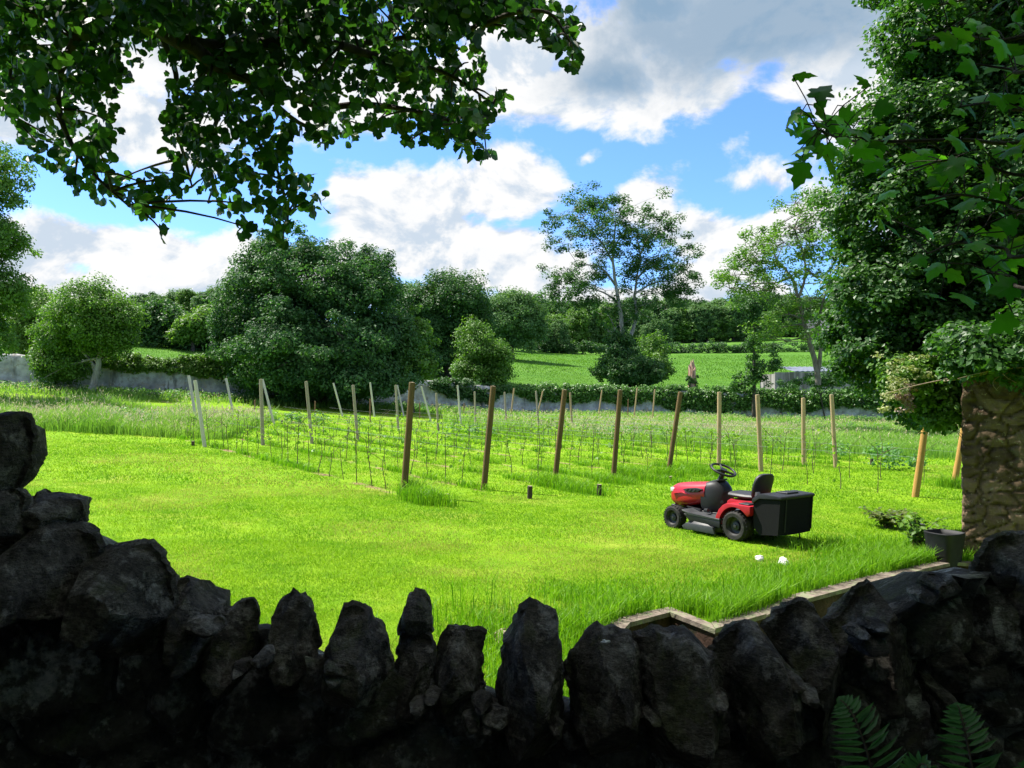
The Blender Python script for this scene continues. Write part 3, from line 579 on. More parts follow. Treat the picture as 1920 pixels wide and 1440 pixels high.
for r_, (b, L) in enumerate(rows):
    sp = .60 if r_ == 0 else .68 if r_ == 1 else .88; n = int(L / sp); vs = []
    for k in range(n):
        s = .7 + k * sp + vr.normal() * .04; x, y = b[0] + ROW_U[0] * s + vr.normal() * .05, b[1] + ROW_U[1] * s + vr.normal() * .05
        if in_meadow(np.array([x]), np.array([y]))[0] > .9 and r_ > 6: continue
        w = vr.random(); q = int(vr.integers(0, 3)) if (r_ == 0 and w < .85) or r_ >= 9 else int(vr.choice((0, 1, 2, 3, 7, 4, 5, 6), p=(.06, .08, .06, .22, .16, .20, .10, .12)))
        if q in used: o = copy_tree(protos[q])
        else: o = protos[q]; used.add(q)
        o['label'] = f'young vine on a dark stem in {rl[r_]}'; o['group'] = f'vines in {rl[r_]}'; o.location = (x, y, float(zg(x, y))); o.rotation_euler = (vr.normal() * .06, vr.normal() * .06, vr.uniform(0, 6.28)); sc = vr.uniform(.85, 1.2); o.scale = (sc,) * 3; nv += 1
    mb = MB(); hs = (.78, 1.05) if r_ < 9 else (.8,)
    for hz in hs:
        pts = [(b[0] + ROW_U[0] * s, b[1] + ROW_U[1] * s, float(zg(b[0] + ROW_U[0] * s, b[1] + ROW_U[1] * s)) + hz) for s in np.linspace(0, L, 9)]; tube(mb, pts, .0018, 4)
    tag(mb.obj('trellis_wire', WIRE), f'thin wires along {rl[r_]}', 'wire', 'wires of the vine rows')
for q, o in enumerate(protos):
    if q not in used:
        for ch in list(o.children): bpy.data.objects.remove(ch)
        bpy.data.objects.remove(o)
print('VINES', nv, [round(float(v[1]), 2) for v in nb], [np.round(v[0], 1).tolist() for v in nb])
# ------------------------------------------------------------------ rubble wall in front with its standing cope stones
def rock(name, outline, d, thick, m, parent, seed, amp=.010, lean=0.0):
    """split stone with the silhouette of its outline: flat cleaved facets front and back, chipped arrises, real thickness"""
    rng = np.random.default_rng(seed); q = np.array(outline, float); o = []
    for i in range(len(q)):
        a, b = q[i], q[(i + 1) % len(q)]; L = np.hypot(*(b - a)); k = max(1, int(L / 7)); nn = np.array((b[1] - a[1], a[0] - b[0])) / max(L, 1); w = 0.0
        for s in range(k): w = w * .55 + rng.normal() * (1.5 if rng.random() < .8 else 3.2); o.append(a + (b - a) * s / k + (nn * w if s else 0))
    o = np.array(o); n = len(o); sx = d / K; X = (o[:, 0] - CX) * sx; Z = H - (o[:, 1] - HY) * sx; cx, cz = X.mean(), Z.mean(); hx, hz = np.ptp(X) / 2, np.ptp(Z) / 2
    def planes(k, top):
        out = [((0., 0.), rng.uniform(.75, .95))]
        for _ in range(k): a = rng.uniform(0, 6.283); sl = rng.uniform(.5, 2.2); out.append(((math.cos(a) * sl, math.sin(a) * sl), sl * .75 + rng.uniform(.15, .45)))
        if top:
            gz = rng.uniform(.9, 2.4); out.append(((rng.normal() * .25, gz), gz * .98 + .08)); gx = rng.uniform(1.0, 2.6); out.append(((gx, rng.uniform(-.1, .5)), gx * .85 + .1)); gx = rng.uniform(1.4, 3.0); out.append(((-gx, rng.uniform(-.1, .5)), gx * .9 + .1))
        return out
    def prot(u, v, pl): return np.min([h - (g[0] * u + g[1] * v) for g, h in pl], axis=0)
    front, back = planes(6, True), planes(3, True); rings = []; ss = np.array((0, .08, .16, .24, .32, .40, .48, .56, .63, .70, .76, .82, .87, .92, .96, 1.0))
    for sgn, pl, tk in ((-1, front, .62), (1, back, .45)):
        for s in (ss if sgn < 0 else ss[::-1][1:]):
            x, z = cx + (X - cx) * s, cz + (Z - cz) * s; p = np.clip(prot((x - cx) / hx, (z - cz) / hz, pl), .06, 1); p = np.minimum(p, 7.5 * (1 - s) + (.0 if s < 1 else 0)); kk = 1 - (p * tk * thick / d if sgn < 0 else 0); rings.append(np.stack((cx + (x - cx) * kk, d + sgn * p * tk * thick, cz + (z - cz) * kk), -1))
    V = np.concatenate(rings); nr = len(rings)
    off = np.array([mnoise.noise_vector(Vector(v) * 9 + Vector((seed * 3.1, 0, 0))) * 1.0 + mnoise.noise_vector(Vector(v) * 26 + Vector((seed, 7, 0))) * .55 + mnoise.noise_vector(Vector(v) * 60 + Vector((seed, 7, 2))) * .28 for v in V]); edge = np.ones((nr, n, 1)); edge[15] = .6
    V = V + off * amp * edge.reshape(-1, 1); V[:n] = V[:n].mean(0); V[-n:] = V[-n:].mean(0)
    i = np.arange(nr - 1)[:, None] * n; j = np.arange(n)[None]; j2 = (j + 1) % n
    return MB().add(V, np.stack((i + j, i + j2, i + n + j2, i + n + j), -1).reshape(-1, 4)).obj(name, m, parent)
STONES = [
 ([(-30, 772), (20, 768), (45, 768), (62, 780), (72, 815), (66, 850), (70, 872), (48, 905), (40, 925), (-30, 930)], 1.72, .26),
 ([(-30, 914), (40, 917), (60, 932), (52, 965), (44, 1015), (-30, 1020)], 1.70, .32),
 ([(50, 940), (74, 922), (80, 931), (120, 935), (156, 939), (160, 960), (159, 988), (130, 1000), (56, 985)], 1.80, .24),
 ([(36, 962), (90, 975), (150, 985), (190, 1005), (199, 1022), (185, 1075), (170, 1140), (60, 1150), (30, 1070)], 1.74, .36),
 ([(165, 1090), (180, 1035), (205, 1018), (240, 1015), (286, 1008), (312, 1028), (333, 1075), (334, 1120), (325, 1190), (290, 1225), (190, 1235), (162, 1165)], 1.78, .38),
 ([(330, 1110), (336, 1085), (352, 1080), (376, 1086), (392, 1112), (416, 1132), (428, 1168), (420, 1240), (362, 1270), (322, 1240)], 1.88, .30),
 ([(384, 1220), (412, 1145), (440, 1141), (452, 1120), (468, 1116), (480, 1124), (485, 1152), (482, 1195), (476, 1255), (440, 1300), (398, 1290)], 1.90, .26),
 ([(506, 1215), (514, 1160), (528, 1122), (550, 1105), (574, 1111), (592, 1150), (603, 1195), (598, 1225), (577, 1262), (555, 1305), (512, 1295)], 1.88, .24),
 ([(612, 1240), (630, 1180), (642, 1128), (660, 1121), (682, 1130), (702, 1170), (730, 1202), (739, 1235), (735, 1300), (650, 1330), (606, 1300)], 1.86, .28),
 ([(738, 1225), (752, 1185), (800, 1180), (820, 1205), (822, 1345), (744, 1340)], 1.92, .34),
 ([(745, 1192), (756, 1150), (770, 1110), (780, 1098), (796, 1105), (809, 1132), (811, 1185), (797, 1202), (773, 1198)], 1.94, .17),
 ([(814, 1255), (824, 1195), (839, 1172), (870, 1170), (905, 1174), (909, 1265), (900, 1310), (872, 1350), (820, 1350)], 1.88, .26),
 ([(928, 1280), (944, 1220), (960, 1180), (970, 1130), (984, 1122), (1012, 1126), (1042, 1140), (1047, 1180), (1056, 1240), (1062, 1320), (1052, 1400), (960, 1410), (938, 1340)], 1.84, .34),
 ([(1058, 1250), (1075, 1215), (1095, 1186), (1120, 1166), (1150, 1169), (1180, 1185), (1200, 1228), (1208, 1270), (1212, 1380), (1180, 1410), (1108, 1410), (1066, 1345)], 1.82, .36),
 ([(1184, 1186), (1215, 1172), (1260, 1171), (1300, 1190), (1345, 1228), (1364, 1258), (1368, 1390), (1300, 1430), (1215, 1410), (1202, 1270)], 1.84, .36),
 ([(1322, 1214), (1358, 1180), (1396, 1160), (1422, 1176), (1450, 1220), (1482, 1246), (1502, 1290), (1504, 1410), (1400, 1430), (1366, 1330)], 1.86, .32),
 ([(1420, 1172), (1470, 1130), (1500, 1120), (1527, 1140), (1546, 1190), (1562, 1240), (1575, 1340), (1520, 1390), (1496, 1300), (1456, 1222)], 1.92, .28),
 ([(1540, 1165), (1572, 1143), (1598, 1102), (1625, 1084), (1662, 1130), (1692, 1180), (1718, 1212), (1728, 1262), (1704, 1340), (1600, 1360), (1562, 1250)], 1.96, .32),
 ([(1668, 1140), (1700, 1132), (1740, 1160), (1764, 1200), (1802, 1258), (1828, 1300), (1800, 1318), (1738, 1300), (1712, 1215)], 1.98, .22),
 ([(1746, 1156), (1800, 1168), (1850, 1198), (1868, 1240), (1860, 1258), (1808, 1236), (1766, 1204)], 2.02, .22),
 ([(1822, 1060), (1842, 1020), (1862, 1003), (1900, 994), (1960, 1000), (1960, 1200), (1850, 1180)], 2.04, .36),
 ([(1560, 1260), (1600, 1280), (1640, 1330), (1650, 1400), (1570, 1420)], 1.90, .22),
 ([(1720, 1255), (1745, 1262), (1785, 1310), (1790, 1360), (1720, 1370)], 1.90, .22),
]
def stone_wall():
    root = empty('stone_wall', (0, 1.9, .25), 'dark shaded rubble stone wall in front, topped with upright pointed stones', 'wall')
    prof = [(-900, 900), (-60, 930), (40, 985), (165, 1080), (330, 1150), (420, 1165), (500, 1168), (600, 1215), (740, 1232), (830, 1262), (912, 1272), (1000, 1300), (1060, 1302), (1200, 1290), (1350, 1255), (1500, 1225), (1600, 1182), (1660, 1122), (1720, 1088), (1780, 1062), (1830, 1060), (1920, 1060), (2200, 1090), (2900, 1060)]
    pxs = np.arange(-900, 2901, 14.0); top = np.interp(pxs, [p[0] for p in prof], [p[1] for p in prof]); d0 = np.interp(pxs, [-900, 0, 400, 1000, 1500, 1900, 2900], [1.62, 1.62, 1.72, 1.72, 1.74, 1.84, 1.9])
    X = (pxs - CX) / K * (d0 + .16); zt = H - (top + 12 - HY) / K * (d0 + .16); nx = len(X); rows = 46; V = []
    for j in range(rows):
        f = j / (rows - 1); z = .2 + (zt - .2) * f; V.append(np.stack((X, d0 + .16 * f, z), -1))
    for yy, dz in ((.12, .012), (.26, .0), (.40, -.02), (.46, -.08)): V.append(np.stack((X, d0 + .16 + yy, zt + dz - (H - zt) * yy / (d0 + .16)), -1))
    for f in (.75, .4, .0): V.append(np.stack((X, d0 + .64, -.2 + (zt - .15) * f), -1))
    V = np.concatenate(V); TN = np.zeros(len(V), np.float32)
    for i, v in enumerate(V):
        p = Vector(v); n1 = mnoise.noise(p * 3.2); n2 = mnoise.fractal(p * 8.5, 1.0, 2.0, 4); w = mnoise.noise_vector(p * 4) * .25
        dd, pp = mnoise.voronoi(Vector((p.x * 4.6, p.y * 2, p.z * 7.0)) + w); e = min(dd[1] - dd[0], .22) / .22; TN[i] = (math.sin(pp[0].x * 12.9 + pp[0].z * 78.2) * 43758.5) % 1 * e
        v[1] -= .026 * n1 + .016 * n2 + .060 * e; v[2] += .012 * n2
    nr = len(V) // nx; i = (np.arange(nr - 1)[:, None] * nx + np.arange(nx - 1)[None]).ravel()
    b = MB().add(V - np.array((0, 1.9, .25)), np.stack((i, i + 1, i + nx + 1, i + nx), -1), TN[i]).obj('rubble_body', MORTAR, root, smooth=True)
    for k, (o, d, t) in enumerate(STONES):
        s = rock('coping_stone', o, d, t, STONE, root, 40 + k); s.matrix_parent_inverse = Matrix.Translation((0, -1.9, -.25))
    rr = np.random.default_rng(5)
    for k in range(24):                                                   # small packing stones wedged between the copes
        x = rr.uniform(300, 1800); y = np.interp(x, [p[0] for p in prof], [p[1] for p in prof]) + rr.uniform(5, 95); r = rr.uniform(14, 32); an = np.sort(rr.uniform(0, 6.283, 8)); an = np.linspace(0, 6.283, 9)[:-1] + rr.normal(size=8) * .2
        s_ = rock('packing_stone', [(x + r * 1.3 * math.cos(q) * rr.uniform(.75, 1.1), y + r * .8 * math.sin(q) * rr.uniform(.75, 1.1)) for q in an], float(np.interp(x, pxs, d0)) + .03, .13, STONE, root, 140 + k, .006); s_.matrix_parent_inverse = Matrix.Translation((0, -1.9, -.25))
    c = P(1135, 1203, 1.70); mb = MB(); th = np.arange(14) / 14 * 6.283; r = .0075 * (1 + .25 * np.random.default_rng(1).normal(size=14))
    mb.add(np.concatenate((np.stack((c[0] + r * 1.3 * np.cos(th), c[1] + .0 * th - .002, c[2] + r * .7 * np.sin(th)), -1), [(c[0], c[1] - .008, c[2])])), np.stack((np.arange(14), (np.arange(14) + 1) % 14, np.full(14, 14)), -1))
    w = mb.obj('white_spot', mat('white_splash', (.75, .75, .72), rough=.8), root); w.matrix_parent_inverse = Matrix.Translation((0, -1.9, -.25)); return root, w
WALLROOT, WSPOT = stone_wall()

# ------------------------------------------------------------------ kerb over the sunken area
def kerb():
    root = empty('retaining_wall', (3.0, 7.8, -.5), 'low brick retaining wall with flat stone edging at the corner of the lawn', 'wall')
    BR = mat('red_brick_face', (.040, .024, .018), (.075, .045, .034), 7, .95, .8, 25, .1, c3=(.022, .024, .014)); CP = mat('coping_slab', (.13, .105, .085), (.23, .19, .155), 12, .9, .6, 40, .1, c3=(.20, .21, .13))
    k = np.array(KERB); t = np.gradient(k, axis=0); t /= np.linalg.norm(t, axis=1)[:, None]; nn = np.stack((-t[:, 1], t[:, 0]), -1)
    def strip(w0, w1, z0, z1, name, m):
        mb = MB(); zb = np.array([float(zg(x, y)) for x, y in k]); P_ = []
        for w, z in ((w0, z0), (w0, z1), (w1, z1), (w1, z0)): P_.append(np.concatenate((k + nn * w, (zb + z)[:, None]), 1))
        V = np.stack(P_, 1)
        for i in range(len(k) - 1):                                      # each length cut into slabs, slightly uneven
            n = max(1, int(np.linalg.norm(k[i + 1] - k[i]) / .6)) if name == 'coping' else 1
            for s in range(n):
                a = V[i] + (V[i + 1] - V[i]) * (s + .004) / n; b = V[i] + (V[i + 1] - V[i]) * (s + 1 - .004) / n
                if name == 'coping': dz = np.random.default_rng(i * 9 + s).normal() * .005; a = a + (0, 0, dz); b = b + (0, 0, dz)
                mb.add(np.concatenate((a, b)), np.array(((0, 1, 5, 4), (1, 2, 6, 5), (2, 3, 7, 6), (3, 0, 4, 7), (3, 2, 1, 0), (4, 5, 6, 7))))
        o = mb.obj(name, m, root); o.matrix_parent_inverse = Matrix.Translation((-3.0, -7.8, .5)); return o
    strip(-.06, .12, -.97, -.0, 'brick_face', BR); strip(-.09, .09, .003, .042, 'coping', CP)
kerb()

# ------------------------------------------------------------------ stone pier on the right
def pier():
    x0, x1, y0, y1 = 5.56, 7.6, 9.72, 10.9; z0, z1 = -.35, 2.55
    rng = np.random.default_rng(9); mb = MB(); rows, per = 120, []; TN = []
    for a, b, n in (((x0, y1), (x0, y0), 50), ((x0, y0), (x1, y0), 110), ((x1, y0), (x1, y1), 14), ((x1, y1), (x0, y1), 14)):
        for s in range(n): per.append((a[0] + (b[0] - a[0]) * s / n, a[1] + (b[1] - a[1]) * s / n))
    per = np.array(per); c = np.array(((x0 + x1) / 2, (y0 + y1) / 2)); n = len(per); V = []
    for j in range(rows):
        z = z0 + (z1 - z0) * j / (rows - 1)
        for q in per:
            p = Vector((q[0], q[1], z)); dd, pp = mnoise.voronoi(Vector((p.x * 3.6, p.y * 3.6, p.z * 7.2)) + mnoise.noise_vector(p * 3) * .3); e = min(dd[1] - dd[0], .10) / .10; TN.append((math.sin(pp[0].x * 12.9 + pp[0].z * 78.2 + pp[0].y * 3.3) * 43758.5) % 1 * e)
            off = .040 * e + .022 * mnoise.fractal(p * 6, 1.0, 2.0, 5) - .03; dirv = np.sign(q - c) * np.array((abs(abs(q[0] - c[0]) - (x1 - x0) / 2) < .02, abs(abs(q[1] - c[1]) - (y1 - y0) / 2) < .02))
            V.append((q[0] + dirv[0] * off, q[1] + dirv[1] * off, z + .05 * mnoise.noise(p * 1.7) * (j == rows - 1)))
    V = np.array(V); i = np.arange(rows - 1)[:, None] * n; j = np.arange(n)[None]; j2 = (j + 1) % n
    Fp = np.stack((i + j, i + j2, i + n + j2, i + n + j), -1).reshape(-1, 4); mb.add(V, Fp, np.array(TN)[Fp[:, 0]])
    tv = np.concatenate((V[-n:], [(c[0], c[1], z1 + .08)])); mb.add(tv, np.stack((np.arange(n), (np.arange(n) + 1) % n, np.full(n, n)), -1))
    m = bpy.data.materials.new('pier_stone'); m.use_nodes = True; t = NT(m.node_tree); b = m.node_tree.nodes['Principled BSDF']; co = t.node('ShaderNodeTexCoord').outputs['Object']
    vo = t.node('ShaderNodeTexVoronoi'); t.put(vo.inputs['Vector'], t.vmath('MULTIPLY', co, (3.4, 3.4, 6.5))); vo.inputs['Scale'].default_value = 1.0
    cc = t.mix(t.ramp(t.noise(co, 6, 6, .7), .35, .65), (.085, .055, .034), (.20, .140, .086)); cc = t.mix(.62, cc, t.mix(t.node('ShaderNodeAttribute', attribute_name='rnd').outputs['Fac'], (.055, .038, .025), (.24, .17, .11)))
    cc = t.mix(t.ramp(t.noise(co, 15, 5, .7), .60, .68), cc, (.30, .25, .18)); cc = t.mix(t.ramp(t.noise(co, 2.1, 5, .6), .55, .68), cc, (.10, .10, .055))
    t.put(b.inputs['Base Color'], cc); b.inputs['Roughness'].default_value = .95; b.inputs['Specular IOR Level'].default_value = .1
    bn = t.node('ShaderNodeBump'); bn.inputs['Strength'].default_value = 1; bn.inputs['Distance'].default_value = .03; t.put(bn.inputs['Height'], t.noise(co, 18, 8, .7)); t.l.new(bn.outputs[0], b.inputs['Normal'])
    pr = mb.obj('stone_pier', m, smooth=True); ang = -math.atan2(5.56, 9.72) - .03; pr.matrix_world = Matrix.Translation((5.56, 9.72, 0)) @ Matrix.Rotation(ang, 4, 'Z') @ Matrix.Translation((-5.56, -9.72, 0))
    tag(pr, 'thick brown rubble stone pier at the right edge of the lawn', 'pier')
    # bare and leafy climber stems on its top
    root = empty('climber', (6.0, 9.75, 2.25), 'climber with bare pale stems trailing over the pier top', 'climber'); sb = MB(); DRY = mat('dry_stem', (.20, .15, .10), (.34, .27, .19), 20, .9)
    for s in range(20):
        px0 = rng.uniform(1800, 1990); p0 = P(px0, rng.uniform(680, 705), 9.6 - .0042 * (px0 - 1800)); p1 = p0 + (rng.normal() * .5, -.05, -.05 + rng.normal() * .1); p2 = p1 + (rng.normal() * .35, -.06, -rng.random() * .22)
        tube(sb, bez(p0, p1, p2, 8), np.linspace(.009, .003, 8) * rng.uniform(.6, 1.2), 5)
    for a, b_, c_ in (((1920, 708), (1860, 690), (1845, 650)), ((1850, 700), (1800, 712), (1765, 715))): tube(sb, bez(P(*a, 8.9), P(*b_, 9.2), P(*c_, 9.5), 10), .009, 6)
    o = sb.obj('stem', DRY, root, smooth=True); o.matrix_parent_inverse = Matrix.Translation((-6.0, -9.75, -2.25))
    lb = MB(); nq = 110; pos = np.stack([P(rng.uniform(1790, 2000), rng.uniform(640, 700), rng.uniform(9.2, 10.0)) for _ in range(nq)]); clump_leaves(lb, pos, np.tile((0, -.7, .5), (nq, 1)), .2, 34, .075, rng)
    o = lb.obj('foliage', LF_IVY, root); o.matrix_parent_inverse = Matrix.Translation((-6.0, -9.75, -2.25))
pier()

# ------------------------------------------------------------------ plant pot, plants, scraps
BLACKP = mat('black_plastic', (.012, .012, .013), (.020, .021, .022), 6, .6, .08, 60, .25); SOILM = mat('pot_soil', (.03, .022, .015), (.07, .05, .035), 40, 1, .8)
def pot(x, y, r, h, label, name='plant_pot', square=.5):
    root = empty(name, (x, y, float(zg(x, y))), label, 'plant pot'); mb = MB(); n = 32; th = np.arange(n) / n * 6.2832
    sq = 1 / np.maximum(np.abs(np.cos(th)), np.abs(np.sin(th))); rr = 1 + (sq - 1) * square; V = []
    for s, z in ((.80, 0), (.9, h * .5), (1, h * .96), (1.03, h), (.97, h), (.93, h * .8)): V.append(np.stack((r * s * rr * np.cos(th + .5), r * s * rr * np.sin(th + .5), np.full(n, z)), -1))
    k = len(V); i = np.arange(k - 1)[:, None] * n; j = np.arange(n)[None]; j2 = (j + 1) % n
    mb.add(np.concatenate(V), np.stack((i + j, i + j2, i + n + j2, i + n + j), -1).reshape(-1, 4)); mb.obj('container', BLACKP, root, smooth=True)
    sb = MB(); sv_ = np.concatenate((V[-1], [(0, 0, h * .84)])); sb.add(sv_, np.stack((np.arange(n), (np.arange(n) + 1) % n, np.full(n, n)), -1)); sb.obj('soil', SOILM, root); return root
def herb(name, label, x, y, z, n, h, sp, size, m, seed, tmpl=OVATE):
    rng = np.random.default_rng(seed); root = empty(name, (x, y, z), label, 'plant'); sb = MB(); lb = MB()
    for s in range(n):
        a = rng.uniform(0, 6.28); l = rng.random() ** .6 * sp; hh = h * rng.uniform(.5, 1.1); pts = bez((rng.normal() * .03, rng.normal() * .03, 0), (math.cos(a) * l * .3, math.sin(a) * l * .3, hh * .8), (math.cos(a) * l, math.sin(a) * l, hh), 7)
        tube(sb, pts, np.linspace(.006, .003, 7), 4); k = 9; i = rng.integers(2, 7, k); pos = pts[i] + rng.normal(size=(k, 3)) * .01; tg = rdir(rng, k) * np.array((1, 1, .4)); scatter(lb, tmpl, pos, tg, np.array((0, 0, 1.0)) + rdir(rng, k) * .5, size * rng.uniform(.6, 1.3, k), rng.random(k))
    sb.obj('stem', CANE, root, smooth=True); lb.obj('foliage', m, root); return root
px_, py_ = P(1771, 1030, 9.45)[:2]; pot(px_, py_, .185, .385, 'black plastic plant pot standing against the stone pier')
herb('potted_plant', 'leafy green plant behind the black pot beside the pier', px_ - .05, py_ + .55, float(zg(px_, py_)) + .02, 26, .46, .34, .10, LF_LIGHT, 61)
q = ground_hit(1728, 1003); pot(q[0], q[1] + .12, .10, .14, 'small dark pot in the grass left of the large black pot', square=.1)
q = ground_hit(1664, 990); herb('low_plant', 'low reddish green plant lying on dead stalks on the lawn right of the mower', q[0], q[1], q[2], 46, .26, .36, .09, leafmat('leaf_peony', (.06, .10, .025), (.16, .20, .05), .4), 62)
def litter(px, py, r, seed, label):
    q = ground_hit(px, py); bm = bmesh.new(); bmesh.ops.create_icosphere(bm, subdivisions=3, radius=r)
    for v in bm.verts: v.co *= 1 + .55 * mnoise.noise(v.co * (1.4 / r * .6) + Vector((seed, 0, 0))) + .25 * mnoise.noise(v.co * 3 / r + Vector((0, seed, 0))); v.co.z = v.co.z * .8 + r * .75
    o = bmobj('white_scrap', bm, mat('white_scrap_%d' % seed, (.62, .60, .58), (.80, .78, .76), 30, .8), smooth=False); o.location = q; tag(o, label, 'litter', 'white scraps on the lawn')
litter(1425, 1052, .050, 1, 'small tall white scrap on the lawn, nearer the mower wheel'); litter(1468, 1060, .058, 2, 'low crumpled white scrap on the lawn, right of the taller one')
q = ground_hit(945, 1207); st = rock('loose_stone', [(-20 + 945, 1188), (938, 1178), (965, 1180), (975, 1205), (960, 1225), (936, 1222)], q[1], .12, mat('pale_stone', (.30, .24, .17), (.44, .37, .28), 15, .9, .8), None, 71); tag(st, 'pale brown loose stone in the grass just beyond the cope stones', 'stone')

# ------------------------------------------------------------------ ferns in front of the wall
def fern(label, base, fronds, seed):
    rng = np.random.default_rng(seed); root = empty('fern', base, label, 'fern', 'ferns before the stone wall')
    for (tip, mid, w) in fronds:
        pts = bez((0, 0, 0), np.array(mid) - base, np.array(tip) - base, 46); lb = MB(); t = nrm(np.gradient(pts, axis=0)); n = nrm(np.cross(t, np.cross(np.array((0, -.85, .55)), t)))
        side = nrm(np.cross(t, n)); f = np.linspace(0, 1, 46); ln = w * np.clip(np.sin(np.pi * np.clip(f * .93 + .07, 0, 1)) ** .7, .08, 1) * np.clip((f - .08) / .1, 0, 1)
        for sg in (-1, 1):
            k = ln > .004; tg = side[k] * sg + t[k] * .35 + rng.normal(size=(k.sum(), 3)) * .06; scatter(lb, OVATE, pts[k], tg, n[k] + rng.normal(size=(k.sum(), 3)) * .12, ln[k] * rng.uniform(.9, 1.05, k.sum()), rng.random(k.sum()) * .6 + .2 * (1 - f[k]), width=np.full(k.sum(), .016))
        tube(lb, pts, np.linspace(.0045, .0012, 46), 5, mi=1); lb.obj('frond', [LF_FERN, CANE], root)
b1 = np.array((.72, 1.30, .32)); b2 = np.array((.93, 1.33, .30))
fern('larger fern with broad arching fronds low before the wall', b1, [(P(1575, 1312, 1.36), P(1680, 1370, 1.30), .085), (P(1500, 1560, 1.25), P(1600, 1500, 1.28), .07), (P(1740, 1440, 1.22), P(1660, 1340, 1.27), .055), (P(1700, 1465, 1.1), P(1690, 1500, 1.2), .05)], 5)
fern('smaller fern with one upright frond in the lower right corner', b2, [(P(1795, 1322, 1.38), P(1825, 1370, 1.33), .075), (P(1880, 1480, 1.3), P(1850, 1450, 1.33), .045), (P(1935, 1425, 1.26), P(1880, 1440, 1.3), .040)], 6)
